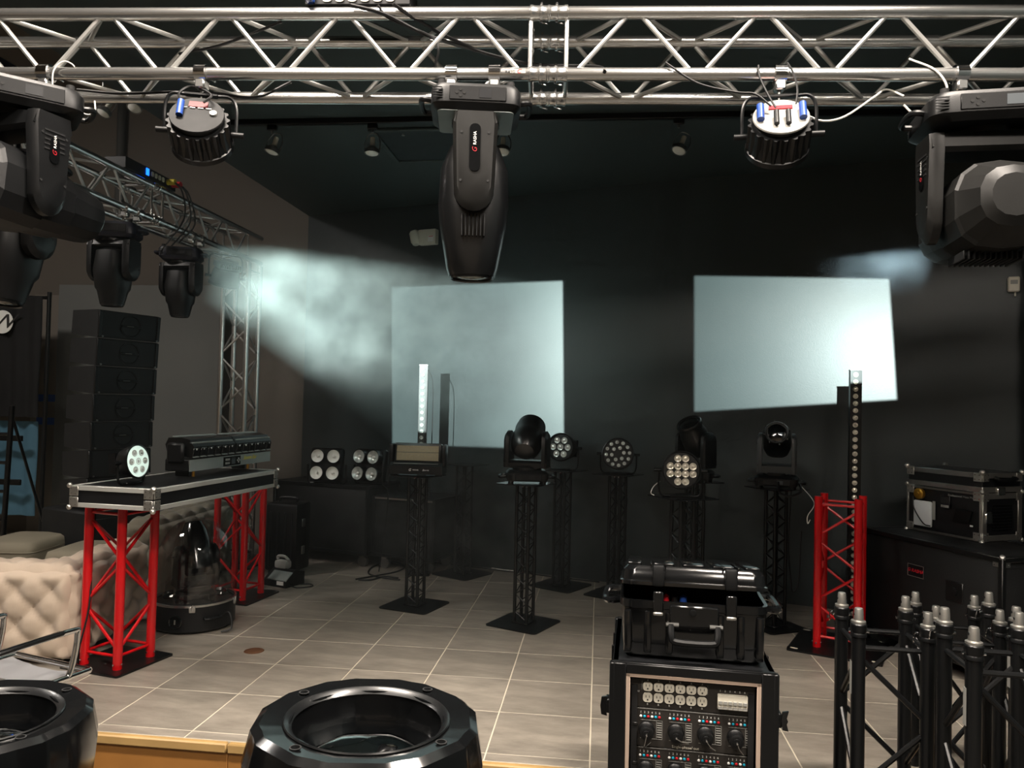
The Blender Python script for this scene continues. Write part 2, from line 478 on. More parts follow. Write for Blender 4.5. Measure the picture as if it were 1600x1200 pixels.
b = MB(); b.box((0, -.02, 0), (.075, .04, .11), .008); b.done('housing', 'offwhite', t)
b = MB(); b.box((.0, -.0405, .015), (.045, .002, .03)); b.done('print', 'grey_print', t)
rod('stub', (.01, -.02, -.055), (.01, -.02, -.085), .006, 'offwhite', t)

# ---------------------------------------------------------------- track rail and its spot lamps
ta, tb = on_z(300, 189, SZ), on_z(1440, 170, SZ)
dirx = (tb - ta).normalized(); ta = ta - dirx * .1; tb = tb + dirx * .5
b = MB(T((ta + tb) / 2) @ RZ(math.atan2(dirx.y, dirx.x))); b.box((0, 0, -.02), ((tb - ta).length, .04, .04), .004)
tag(b.done('track_rail', 'black_metal'), 'long black lamp track fixed under the lowered ceiling', 'rail')
def track_lamp(px, py, label, lean=(0, 0), ztop=SZ - .04, stem=.16):
    # px, py: centre of the bulb face
    r = ray(px, py); n = V((-dirx.y, dirx.x, 0))
    dd = (ta - CAM).dot(n) / r.dot(n); q = CAM + r * dd
    top = q.copy(); top.z = ztop
    t = thing('track_lamp', label, 'spot lamp', T(top), 'track lamps under the lowered ceiling')
    h = top.z - q.z
    b = MB(); b.box((0, 0, -.02), (.07, .03, .04), .006); b.done('adapter', 'black_metal', t)
    rod('stem', (0, 0, -.04), (0, 0, -max(.06, h - .19)), .008, 'steel', t)
    A = T(0, 0, -h) @ RY(lean[0]) @ RX(lean[1])
    for s in (-1, 1):
        b = MB(A); b.path([(0, 0, .15), (s * .03, 0, .14), (s * .052, 0, .09), (s * .052, 0, .03)], .004, 6); b.done('yoke', 'steel', t)
    b = MB(A); b.lathe([(.012, .12), (.016, .118), (.017, .06), (.03, .045)], seg=16, cap0=True); b.done('socket', 'offwhite', t)
    b = MB(A); b.lathe([(.03, .05), (.046, .025), (.048, .008), (.045, .006)], seg=24); b.done('reflector', 'alu_dull', t)
    b = MB(A); b.lathe([(.0001, -.006), (.025, -.004), (.042, .004), (.045, .012), (.0001, .013)], seg=24); b.done('bulb', 'lamp_white', t)
    b = MB(A); b.lathe([(.049, .004), (.052, .004), (.052, .03), (.049, .03), (.049, .004)], seg=24); b.done('ring', 'steel', t)
track_lamp(160, 178, 'spot lamp hanging before the brown wall, nearest the left picture edge', (.3, -.4), 4.81)
track_lamp(209, 170, 'spot lamp hanging before the brown wall right beside the leftmost one', (0, -.5), 4.81)
track_lamp(424, 239, 'spot lamp on the track right of the left hanging par lamp', (.25, -.15))
track_lamp(581, 241, 'spot lamp on the track beside the ceiling hatch', (0, -.1))
track_lamp(785, 239, 'spot lamp on the track half hidden behind the central moving head', (0, -.3))
track_lamp(1060, 237, 'spot lamp on the track between central head and right hanging par lamp', (.35, -.25))
track_lamp(1251, 236, 'spot lamp on the track behind the right hanging par lamp', (0, .0))
# ================================================================ trusses
def truss(name, label, p0, p1, c=.24, rt_=.025, rb=.0095, m='alu', pitch=.24, upv=V((0, 0, 1)), group=None, ends=(.07, .07), phase=0, spig=False, cat='truss', coup0=False):
    p0, p1 = V(p0), V(p1); x = (p1 - p0).normalized(); L = (p1 - p0).length
    y = upv.cross(x).normalized(); z = x.cross(y)
    A = Mx((x, y, z)).transposed().to_4x4(); A.translation = p0
    t = thing(name, label, cat, A, group)
    h = c / 2
    cor = [(h, h), (-h, h), (-h, -h), (h, -h)]
    for (a, q) in cor:
        o = rod('chord', (0, a, q), (L, a, q), rt_, m, t, 20)
    for f in range(4):
        a, q = cor[f], cor[(f + 1) % 4]
        P = lambda X, s: V((X, (a if s else q)[0], (a if s else q)[1]))
        e0, e1 = ends
        if e0: rod('end_brace', P(e0, 0), P(e0, 1), rb, m, t, 8)
        if e1: rod('end_brace', P(L - e1, 0), P(L - e1, 1), rb, m, t, 8)
        n = max(2, round((L - e0 - e1 - .04) / pitch)); w = (L - e0 - e1 - .03) / n
        s = (f + phase) % 2
        for k in range(n):
            X0 = e0 + .015 + k * w
            rod('brace', P(X0 + .016, s), P(X0 + w - .016, 1 - s), rb, 'alu_brace' if m == 'alu' else m, t, 8); s = 1 - s
    return t, A, L
def coupler_set(t, X, c=.24, m='alu'):
    h = c / 2; first = None
    for (a, q) in ((h, h), (-h, h), (-h, -h), (h, -h)):
        if first is None:
            b = MB(frame_to((1, 0, 0)))
            prof = [(.026, -.075), (.0305, -.073), (.0305, -.062), (.028, -.058), (.028, -.036), (.0305, -.034), (.0305, -.026), (.028, -.022), (.028, -.006),
                    (.0305, -.003), (.0305, .003), (.028, .006), (.028, .022), (.0305, .026), (.0305, .034), (.028, .036), (.028, .058), (.0305, .062), (.0305, .073), (.026, .075)]
            b.lathe(prof, seg=20); first = b.done('coupler', m, t); first.matrix_local = T(X, a, q); o = first
        else: o = inst('coupler', first, T(X, a, q), t)
        for dx in (-.03, .03):
            rod('pin', (dx, .0, -.036), (dx, 0, .04), .006, 'chrome', o, 8)
            b = MB(); b.path([(dx, 0, -.036), (dx + .008, -.012, -.045), (dx + .026, -.014, -.05), (dx + .012, -.006, -.042)], .0016, 5, 3); b.done('clip', 'chrome', o)
# front truss, two lengths joined beside the central head; axis line is the box centre
FD_L, FD_R = 3.10, 2.89
fl = at(100, 71.5, 3.085); fr_ = at(1550, 65, 2.90)
zc = (fl.z + fr_.z) / 2; fl.z = fr_.z = zc
fdir = (fr_ - fl).normalized(); fn = V((-fdir.y, fdir.x, 0))
def on_front(px, py, off=0.0):
    r = ray(px, py); q0 = fl + fn * off
    return CAM + r * ((q0 - CAM).dot(fn) / r.dot(fn))
j = on_front(857, 70); j.z = zc; j += fn * .12
fstart = fl + fn * .12
Lw = (j - fstart).dot(fdir)
pL = j - fdir * 3.3; pR = j + fdir * 2.62
TZ0, TZ1 = zc - .12, zc + .12
t1, A1, L1 = truss('box_truss', 'long aluminium box truss overhead, left of the couplers', pL, j, pitch=.235, phase=0)
t2, A2, L2 = truss('box_truss', 'aluminium box truss overhead, right of the couplers', j, pR, pitch=.245, phase=1)
coupler_set(t1, L1)
b = MB(); b.box((L1 - .115, -.1455, -.118), (.06, .0015, .018)); o = b.done('maker_print', 'alu_dull', t1)
text('RASG', .016, 'dark_print', t1, T(L1 - .145, -.1465, -.122) @ FRONT)
text('C', .024, 'red', t1, T(L1 - .112, -.1465, -.120) @ FRONT, shear=.3)
# left truss running back to the tower, and the tower itself
ltz = TZ0 + .12
lp1 = V((-3.38, 3.3, ltz)); lp2 = V((-3.38, 5.28, ltz)); lp3 = V((-3.38, 7.02, ltz))
t3, A3, L3 = truss('box_truss', 'near length of aluminium side truss behind the left moving head', lp1, lp2, pitch=.24)
t4, A4, L4 = truss('box_truss', 'far length of aluminium side truss ending at the tower', lp2, lp3, pitch=.24, ends=(.07, .27))
coupler_set(t4, 0)
t5, A5, L5 = truss('truss_tower', 'upright aluminium truss tower standing by the left back corner', (-3.38, 6.9, .012), (-3.38, 6.9, TZ0 - .03), pitch=.27, upv=V((0, 1, 0)))
b = MB(A5.inverted() @ T(-3.38, 6.9, .006)); b.prism(rrect(.6, .6, .03), -.006, .006); b.done('base_plate', 'black_metal', t5)

# ================================================================ red tower legs
def red_tower(label, x, y, rz, H, plate=.6, holes=True):
    t, A, L = truss('red_truss_leg', label, (x, y, .012), (x, y, H), c=.24, m='red_paint', rb=.009, pitch=.225, upv=V((-math.sin(rz), math.cos(rz), 0)), ends=(.07, .05))
    b = MB(A.inverted() @ T(x, y, .006) @ RZ(rz)); b.prism(rrect(plate, plate, .015), -.006, .006); b.done('base_plate', 'black_metal', t)
    for (a, q) in ((.12, .12), (-.12, .12), (-.12, -.12), (.12, -.12)):
        rod('bolt', (.03, a - .03, q), (.03, a + .03, q), .005, 'chrome', t, 8)
        rod('bolt', (.03, a, q - .032), (.03, a, q + .032), .005, 'chrome', t, 8)
    if holes:
        for (a, q) in ((.24, .24), (-.24, .24), (-.24, -.24), (.24, -.24)):
            b = MB(A.inverted() @ T(x, y, .0122) @ RZ(rz) @ T(a, q, 0)); b.prism(rrect(.05, .022, .01), 0, .0008); b.done('slot', 'offwhite', t)
    return t
# table made of a long road-case lid on two red legs
zt = 1.04
NR = on_z(240, 765, zt); NL = on_z(103, 768, zt); FR2 = on_z(434, 734, zt)
ax = (FR2 - NR); ax.z = 0; tlen = ax.length; axn = ax.normalized()
wid = .52
trz = math.atan2(axn.y, axn.x) - PI / 2
tc0 = NR + axn * (tlen / 2) - V((axn.y, -axn.x, 0)) * (wid / 2)
n1 = on_z(184, 1034); n2 = on_z(372, 932)
red_tower('bright red truss leg under the near end of the road-case table', n1.x, n1.y, trz - .12, zt - .118, .42, False)
red_tower('red truss leg under the far end of the road-case table', n2.x, n2.y, trz - .05, zt - .118, .45, False)
t = thing('road_case_table', 'long black road-case lid with aluminium edges laid over two red truss legs', 'road case', T(tc0.x, tc0.y, zt - .117) @ RZ(trz))
w2, l2, hh = wid / 2, tlen / 2, .117
b = MB(); b.box((0, 0, hh / 2), (wid - .012, tlen - .012, hh - .006), .003); b.done('shell', 'black_laminate', t)
for s in (-1, 1):
    for z in (.0125, hh - .0125):
        b = MB(); b.box((s * (w2 - .002), 0, z), (.008, tlen, .025), .002); b.done('edge_profile', 'alu_edge', t)
        b = MB(); b.box((0, s * (l2 - .002), z), (wid, .008, .025), .002); b.done('edge_profile', 'alu_edge', t)
    b = MB(); b.box((s * (w2 - .012), 0, hh - .001), (.026, tlen, .004), .001); b.done('edge_profile', 'alu_edge', t)
    b = MB(); b.box((0, s * (l2 - .012), hh - .001), (wid, .026, .004), .001); b.done('edge_profile', 'alu_edge', t)
def case_corner(parent, p, sx, sy, sz, r=.021, m='alu_dull'):
    b = MB(T(V(p))); 
    b.lathe([(.0001, r * .75), (r * .45, r * .66), (r * .68, r * .36), (r * .74, -.0), (r * .5, -r * .4)], M=frame_to((sx, sy, sz)), seg=8)
    o = b.done('corner_ball', m, parent)
    b = MB(T(V(p))); b.box((-sx * .028, sy * .003, -sz * .028), (.055, .006, .055), .002); b.done('corner_plate', m, o)
    b = MB(T(V(p))); b.box((sx * .003, -sy * .028, -sz * .028), (.006, .055, .055), .002); b.done('corner_plate', m, o)
    for u in (.014, .042):
        for w in (.014, .042):
            rod('rivet', V(p) + V((-sx * u, sy * .006, -sz * w)), V(p) + V((-sx * u, sy * .009, -sz * w)), .0035, 'chrome', o, 6)
            rod('rivet', V(p) + V((sx * .006, -sy * u, -sz * w)), V(p) + V((sx * .009, -sy * u, -sz * w)), .0035, 'chrome', o, 6)
    return o
for sx in (-1, 1):
    for sy in (-1, 1):
        for z, sz in ((0.0, -1), (hh, 1)):
            case_corner(t, (sx * w2, sy * l2, z), sx, sy, sz)
for yy in (-.06, .12):
    rod('rivet', (w2 - .002, yy, .06), (w2 + .004, yy, .06), .004, 'chrome', t, 6)
# free-standing red tower on the right
q = on_z(1276, 1013)
rz = math.radians(-24)
cc = q + RZ(rz) @ V((.12, .12, 0))
red_tower('free-standing bright red truss tower right of the stands', cc.x, cc.y, rz, .985, .56)
RTC = cc

# ================================================================ loose black truss pieces in the foreground
def spig_truss(label, px, py, rz, d):
    # px, py: top of the near-left spigot
    q = at(px, py, d); H = q.z - .062
    cc = V((q.x, q.y, 0)) + RZ(rz) @ V((.12, .12, 0))
    t, A, L = truss('black_truss_piece', label, (cc.x, cc.y, LOW - .018), (cc.x, cc.y, H), c=.24, m='black_metal', rb=.010, pitch=.30, upv=V((-math.sin(rz), math.cos(rz), 0)), ends=(.08, .09), group='loose black truss pieces')
    for i, (a, w) in enumerate(((.12, .12), (-.12, .12), (-.12, -.12), (.12, -.12))):
        b = MB(T(L, a, w) @ frame_to((1, 0, 0)))
        b.lathe([(.026, -.05), (.029, -.048), (.029, -.038), (.0265, -.034), (.029, -.028), (.029, -.004), (.0255, .0)], seg=20); b.done('collar', 'black_metal', t)
        b = MB(T(L, a, w) @ frame_to((1, 0, 0)))
        b.lathe([(.026, .0), (.026, .008), (.0175, .012), (.0155, .05), (.0135, .055), (.0001, .056)], seg=16, cap0=True)
        s = b.done('spigot', 'alu_dull', t)
        rod('pin_hole', (L + .032, a - .0168, w), (L + .032, a + .0168, w), .0052, 'black_matte', s, 8)
        rod('bolt', (L - .03, a - .036, w), (L - .03, a + .036, w), .0055, 'chrome', t, 8)
        if i % 2:
            b = MB(); b.path([(L - .02, a - .034, w), (L - .028, a - .042, w + .008), (L - .05, a - .044, w + .014), (L - .066, a - .04, w + .026)], .0022, 5, 4); b.done('clip', 'chrome', t)
    b = MB(); b.box((L - .2, -.1462, -.12), (.12, .0012, .022)); b.done('label_strip', 'grey_print', t)
    return cc
spig_truss('black truss piece with silver spigots nearest the red tower', 1342, 947, -.05, 2.86)
spig_truss('black truss piece with silver spigots, second from the left in the cluster', 1463, 944, -.05, 3.16)
spig_truss('black truss piece with silver spigots standing foremost in the cluster', 1522, 976, -.05, 2.48)
spig_truss('black truss piece with silver spigots cut by the right picture edge', 1588, 945, -.05, 3.02)

# ================================================================ slim black light stands
def stand(label, px, py, rz, H=.985, base=.40, top=.32, d=None):
    q = on_z(px, py) if d is None else at(px, py, d)
    t = thing('light_stand', label, 'stand', T(q.x, q.y, 0) @ RZ(rz), 'slim black light stands')
    b = MB(); b.prism(rrect(base, base, .03), 0, .008); b.done('base_plate', 'black_metal', t)
    b = MB(); b.prism(rrect(top, top, .012), H - .006, H); b.done('top_plate', 'plate_gloss', t)
    h = .048; first = None
    for a, w in ((h, h), (-h, h), (-h, -h), (h, -h)):
        rod('chord', (a, w, .008), (a, w, H - .006), .0125, 'black_metal', t, 10)
        rod('bolt', (a * .4, w * .4, H), (a * .4, w * .4, H - .03), .006, 'chrome', t, 6)
    b = MB()
    for f in range(4):
        P = [(h, h), (-h, h), (-h, -h), (h, -h)]; a, c = P[f], P[(f + 1) % 4]; s = f % 2
        z = .03
        while z < H - .08:
            p, r = (a, c) if s else (c, a)
            b.cyl((p[0], p[1], z), (r[0], r[1], z + .06), .0042, seg=5, caps=False); z += .06; s = 1 - s
    o = b.done('lattice', 'black_metal', t); o['kind'] = 'stuff'
    b = MB(); b.box((0, 0, .015), (.13, .13, .012), .003); b.done('foot_bracket', 'black_metal', t)
    return t, q
def rz_of(pl, pf):
    a, c = on_z(*pl), on_z(*pf); return math.atan2((c - a).y, (c - a).x)
rzB = rz_of((761, 977), (832, 991)); rzA = rz_of((590, 950), (662, 961))
sA, qA = stand('slim black stand carrying the tan strobe panel', 648, 946, rzA)
sB, qB = stand('slim black stand with white-lit plate, carrying the rearward moving head', 818, 974, rzB)
rzW = math.atan2(bwd.y, bwd.x)
sE, qE = stand('slim black stand with an empty top plate beside the strobe panel', 722, 897, rzB - .1)
s1, q1 = stand('slim black stand carrying the seven-lens par lamp', 876, 915, rzB - .1)
s2, q2 = stand('slim black stand carrying the eighteen-lens par lamp', 962, 929, rzB - .1)
def stand_at(label, px, d, rz):
    q = at(px, 640, d); t = on_z(px, 640 + 1860 / d); return stand(label, px, 640 + 1860 / d, rz)
def floor_at(px, py_top, H=.985):
    return on_z(px, py_top, H)
def stand_top(label, px, py, rz, base=.4):
    q = on_z(px, py, .985)
    t, _ = stand(label, 0, 0, rz, d=1, base=base); t.matrix_world = T(q.x, q.y, 0) @ RZ(rz); return t, V((q.x, q.y, 0))
s3, q3 = stand_top('slim black stand carrying the twelve-lens par lamp', 1067, 776, .52)
sC, qC = stand_top('slim black stand behind the twelve-lens par lamp', 1086, 751, .4)
sD, qD = stand_top('slim black stand carrying the camera-facing moving head', 1213, 762, .5, .34)
# ================================================================ moving heads
def moving_head(label, M, p, pan=0.0, tilt=0.0, group=None, aim=None):
    t = thing('moving_head', label, 'moving light', M, group)
    g = p.get
    bw, bd, bh = p['base']; yz = p['pivot']; yi = p['gap']; at_, aw = p['arm']
    bm_, hm, am = g('bmat', 'black_plastic'), g('hmat', 'head_black'), g('amat', 'grey_plastic')
    if aim is not None:
        piv = M @ V((0, 0, bh + yz)); d = (M.to_3x3().inverted() @ (aim - piv)).normalized()
        tilt = math.acos(max(-1, min(1, d.z))); pan = math.atan2(d.x, -d.y)
    # base
    z0 = .018
    b = MB(); b.loft([se(z0, bw / 2 * .93, bd / 2 * .93, 7, 40), se(z0 + .02, bw / 2, bd / 2, 7, 40), se(bh * .8, bw / 2, bd / 2, 7, 40), se(bh, bw / 2 * .86, bd / 2 * .86, 6, 40)]); b.done('base', bm_, t)
    if g('under'):
        b = MB(); b.prism(rrect(bw * .84, bd * .84, .02), bh + .0005, bh + .003); b.done('cover_plate', 'silver_face', t)
    for sx in (-1, 1):
        for sy in (-1, 1):
            b = MB(); b.cyl((sx * bw * .38, sy * bd * .38, 0), (sx * bw * .38, sy * bd * .38, z0 + .004), .014, .016, 12); b.done('foot', 'rubber', t)
        b = MB(); b.path([(sx * bw * .47, -bd * .22, bh * .55), (sx * (bw * .5 + .035), -bd * .2, bh * .5), (sx * (bw * .5 + .035), bd * .2, bh * .5), (sx * bw * .47, bd * .22, bh * .55)], .011, 8, 5); b.done('handle', bm_, t)
    for sy in (-1, 1):
        fy = sy * (bd / 2 + .001)
        b = MB(); b.box((bw * .02, fy, bh * .52), (bw * .62, .006, bh * .46), .002); pn = b.done('display_panel', 'black_plastic', t)
        b = MB(); b.box((bw * .1, fy + sy * .0035, bh * .52), (bw * .13, .002, bh * .3)); b.done('display', g('disp', 'screen_dark'), pn)
        for k, (ux, uz) in enumerate(((0, .1), (-.04, 0), (.04, 0), (0, -.1))):
            rod('button', (-bw * .17 + ux * bw, fy, bh * (.52 + uz)), (-bw * .17 + ux * bw, fy + sy * .005, bh * (.52 + uz)), .0055, 'grey_plastic', pn, 10)
        for k in range(5):
            b = MB(); b.box((-bw * .42, fy, bh * (.36 + .08 * k)), (bw * .1, .004, bh * .03)); b.done('vent_slat', 'black_metal', t)
    # yoke
    P = RZ(pan)
    b = MB(P); b.cyl((0, 0, bh - .002), (0, 0, bh + .02), aw * .55, seg=28); b.done('pan_collar', 'black_metal', t)
    X = yi + at_
    b = MB(P)
    zb0, zb1 = bh + .012, bh + .012 + g('bar', .07)
    b.loft([[V((x, y, z)) for y, z in ((-aw * .42, zb0 + dz * .3), (aw * .42, zb0 + dz * .3), (aw * .48, zb1 - .015), (aw * .38, zb1), (-aw * .38, zb1), (-aw * .48, zb1 - .015))] for x, dz in ((-X * .97, .05), (-X * .5, .0), (X * .5, .0), (X * .97, .05))])
    b.done('yoke_bar', am, t)
    zc_ = bh + yz
    for s in (-1, 1):
        prof = [(-aw * .46, zb0 + .006), (aw * .46, zb0 + .006), (aw * .5, zb0 + .05), (aw * g('mid', .5), zc_ - aw * .3)]
        n = 10
        prof += [(aw * g('mid', .5) * math.cos(a), zc_ + g('tip', .1) * math.sin(a)) for a in [PI * (k / n) for k in range(1, n)]]
        prof += [(-aw * g('mid', .5), zc_ - aw * .3), (-aw * .5, zb0 + .05)]
        rings = [[V((s * (yi + f * at_), y * q, zb0 + (z - zb0) * (1 - (1 - q) * .5))) for y, z in prof] for f, q in ((0, 1.0), (.62, 1.0), (1.0, .84))]
        if s < 0: rings = [list(reversed(r)) for r in rings]
        b = MB(P); b.loft(rings); arm = b.done('yoke_arm', am, t)
        xo = s * (yi + at_ + .0012)
        if g('strip', True):
            zs = zb0 + (zc_ - zb0) * .5
            b = MB(P @ T(xo, 0, zs) @ RY(s * PI / 2)); b.prism(rrect((zc_ - zb0) * g('striplen', .55), aw * .24, aw * .11), 0, .0025); b.done('logo_strip', 'black_gloss', arm)
            A = P @ T(xo + s * .003, 0, zs) @ RZ(s * PI / 2) @ RX(PI / 2) @ RZ(g('txtrot', -PI / 2))
            text('RASHA', aw * .095, 'white_print', arm, A @ T(aw * .2, 0, 0))
            text('G', aw * .15, 'logo_red', arm, A @ T(-aw * .06, 0, 0), shear=.3)
        for k in range(g('slots', 0)):
            b = MB(P); b.box((xo, 0, zb0 + .07 + k * .017), (.003, aw * .5, .006), M=None); b.done('vent_slot', 'black_matte', arm)
        for yy, zz in ((-.3, .3), (.3, .3), (-.3, .93), (.3, .93)):
            z_ = zb0 + (zc_ - zb0) * zz
            rod('screw', P @ V((xo - s * .003, aw * yy, z_)), P @ V((xo + s * .001, aw * yy, z_)), .005, 'black_matte', arm, 8)
    # head
    H = P @ T(0, 0, zc_) @ RX(tilt)
    rings = [se(tt, rx, ry, n, g('hseg', 40), H) for tt, rx, ry, n in p['head']]
    b = MB(); b.loft(rings); hd = b.done('head', hm, t, sharp=g('hsharp', 30))
    rf, tf = p['lens']
    b = MB(H); b.lathe([(rf * .98, tf - .02), (rf * 1.12, tf - .016), (rf * 1.14, tf), (rf * 1.06, tf + .012), (rf * .97, tf + .008), (rf * .95, tf - .03)], seg=40); rim = b.done('lens_rim', g('rim', 'head_black'), hd)
    b = MB(H); b.lathe([(rf * .97, tf - .004), (rf * .8, tf + .002), (rf * .5, tf + .008), (.0001, tf + .011)], seg=36); b.done('lens', g('lensmat', 'lens_dark'), hd)
    for k in range(g('fins', 0)):
        a, tt, rx, ry = p['finpos']
        ang = a
        x = (k - (p['fins'] - 1) / 2) * .019
        for sy in g('finside', (-1,)):
            b = MB(H); b.box((x, sy * ry, tt), (.008, .02, p['finlen']), .002); b.done('cooling_fin', 'black_matte', hd)
    return t, H, zc_
hung = lambda q, rz=0.0: T(q) @ RZ(rz) @ RX(PI)
def clamp(t_label, q, axis=fdir, r=.025, up_=True, drop=.05):
    # hook clamp around a chord at q, hanging part below
    A = frame_to(V((0, 0, 1)), axis); A.translation = q
    t = thing('hook_clamp', t_label, 'clamp', A, 'silver hook clamps on the trusses')
    n = 14
    # local x/y frame: chord runs along local y-ish; use explicit world vectors instead
    t.matrix_world = T(q) @ RZ(math.atan2(axis.y, axis.x))
    pts = [(math.cos(a), math.sin(a)) for a in [math.radians(-60 + 300 * k / n) for k in range(n + 1)]]
    out = [V((0, x * (r + .011), z * (r + .011))) for x, z in pts]; inn = [V((0, x * (r + .001), z * (r + .001))) for x, z in pts]
    ring = out + list(reversed(inn))
    b = MB(); b.loft([[p + V((-.022, 0, 0)) for p in ring], [p + V((.022, 0, 0)) for p in ring]]); b.done('hook', 'chrome', t)
    b = MB(); b.box((0, 0, -r - .02), (.04, .05, .04), .006); b.done('body', 'alu', t)
    rod('bolt', (0, 0, -r - .035), (0, 0, -r - drop), .007, 'steel', t, 8)
    rod('wing_bolt', (0, r * .9, -r * .3), (.01, r + .05, r * .4), .006, 'chrome', t, 8)
    b = MB(); b.box((.01, r + .055, r * .45), (.01, .034, .018), .004); b.done('wing', 'chrome', t)
    return t

# central head, seen onto its yoke arm, pointing down
fb = TZ0 - .025                       # underside of the front truss
q = on_front(740, 205, -.02); qc = V((q.x, q.y, 0)) + fn * .06
cpan = math.atan2(qc.x, qc.y)
CP = dict(base=(.345, .30, .115), pivot=.30, gap=.125, arm=(.045, .17), bar=.06, tip=.09, mid=.46, under=True, slots=0, striplen=.62,
          head=[(-.20, .07, .07, 2.4), (-.185, .098, .10, 2.6), (-.10, .118, .132, 2.8), (.04, .12, .137, 2.9), (.12, .118, .13, 2.9), (.22, .108, .112, 2.6), (.285, .098, .1, 2.3), (.315, .09, .09, 2.0), (.315, .075, .075, 2.0)],
          lens=(.078, .312), rim='head_black', lensmat='lens_clear', txtrot=-PI / 2)
q_top = V((qc.x, qc.y, fb - .035))
t, H, _ = moving_head('large black moving head hanging in the middle and pointing straight down', hung(q_top, -cpan), CP, pan=PI / 2, tilt=.0)
for k in range(7):
    b = MB(H); b.box((-.116, (k - 3) * .014, .135), (.02, .006, .085), .002); b.done('vent_slot', 'black_matte', t)
    b = MB(H); b.box((.116, (k - 3) * .014, .135), (.02, .006, .085), .002); b.done('vent_slot', 'black_matte', t)
for px, lab in ((706, 'left'), (773, 'right')):
    q = on_front(px, 118, -0.0); q.z = TZ0; clamp('hook clamp of the central moving head, the %s one' % lab, q, fdir)
# left and right framing heads
BP = dict(base=(.42, .32, .115), pivot=.29, gap=.15, arm=(.045, .165), bar=.07, tip=.1, mid=.42, slots=5, striplen=.34, txtrot=-PI / 2,
          head=[(-.25, .07, .07, 2.2), (-.235, .1, .1, 2.4), (-.15, .135, .14, 2.6), (-.14, .142, .148, 2.8), (.03, .142, .148, 2.8), (.04, .132, .138, 2.6), (.16, .128, .13, 2.4), (.17, .118, .12, 2.2), (.28, .108, .11, 2.1), (.325, .1, .1, 2.0), (.325, .08, .08, 2)],
          lens=(.085, .322), hsharp=16, hseg=14, hmat='head_black', amat='black_plastic', bar_=.1)
def big_head(label, src, patch, rz, amat, hmat, disp):
    aim = sum(patch, V()) / 4
    d = (aim - src).normalized()
    piv = src - d * .36
    P_ = dict(BP); P_['amat'] = amat; P_['hmat'] = hmat; P_['disp'] = disp
    q = piv + V((0, 0, P_['base'][2] + P_['pivot']))
    return moving_head(label, hung(q, rz), P_, aim=aim) + (q,)
t, H, _, ql = big_head('large black moving head at the upper left, its head turned to the back wall', LEFT_SRC, LEFT_PATCH, .75, 'black_plastic', 'black_plastic', 'screen_dark')
t, H, _, qr = big_head('large grey-black moving head at the upper right, its head turned to the back wall', RIGHT_SRC, RIGHT_PATCH, -.1, 'grey_plastic', 'grey_plastic', 'screen_grey')
for k in range(12):
    b = MB(H); b.box((-.09 + k * .0165, .155, -.02), (.006, .03, .13), .002); b.done('vent_slat', 'black_matte', t)
for px, lab in ((72, 'upper left moving head'), (1500, 'upper right moving head')):
    q = on_front(px, 116); q.z = TZ0; clamp('hook clamp of the ' + lab, q, fdir)
# fourth dark head low at the left edge
SP = dict(base=(.32, .24, .12), pivot=.22, gap=.115, arm=(.045, .15), bar=.05, tip=.07, strip=False, bmat='navy_plastic', amat='black_plastic',
          head=[(-.15, .06, .06, 2.4), (-.13, .095, .1, 3), (.0, .108, .115, 3), (.12, .1, .105, 2.6), (.14, .092, .095, 2.2), (.23, .075, .075, 2), (.232, .06, .06, 2)], lens=(.064, .23), hmat='black_plastic')
RTX = -3.38 + .12
def side_head(label, px, py_top, Y, rz=0.0, S=1.0, tilt=.0, P_=SP):
    q = V((-3.38, Y, TZ0 - .08))
    M = hung(q, rz) @ Mx.Diagonal((S, S, S, 1))
    return moving_head(label, M, P_, pan=.35, tilt=tilt, group='heads hanging from the side truss')
def side_y(px):
    r = ray(px, 400); return CAM.y + r.y * (-3.38 / r.x)
for px, lab, S in ((178, 'navy-based moving head hanging from the side truss, nearest the brown wall duct', 1.02), (284, 'navy-based moving head hanging from the side truss, second one', .98)):
    Y = side_y(px); side_head(lab, px, 360, Y, .3, S)
    for s in (-1, 1):
        q = V((-3.38 + .12, Y + s * .07, TZ0)); clamp('clamp on the side truss over the %s navy-based head' % (('near ', 'far ')[s > 0] + ('first', 'second')[px > 200]), q, V((0, 1, 0)))
DP = dict(SP); DP['bmat'] = 'black_plastic'
q = at(22, 270, 3.75)
moving_head('dark moving head hanging lowest at the left picture edge', hung(V((q.x, q.y, 2.72)), .2) @ Mx.Diagonal((1.2, 1.2, 1.3, 1)), DP, pan=.3, tilt=-.12)
t = thing('drop_pole', 'black pole holding the lowest left moving head under the truss', 'pole', T(q.x, q.y, 2.72))
rod('tube', (0, 0, .0), (0, 0, TZ1 - 2.72 + .01), .024, 'black_metal', t, 12)
b = MB(); b.box((0, -.4, TZ1 - 2.72 + .03), (.06, 1.5, .05), .004); b.done('arm', 'black_metal', t)

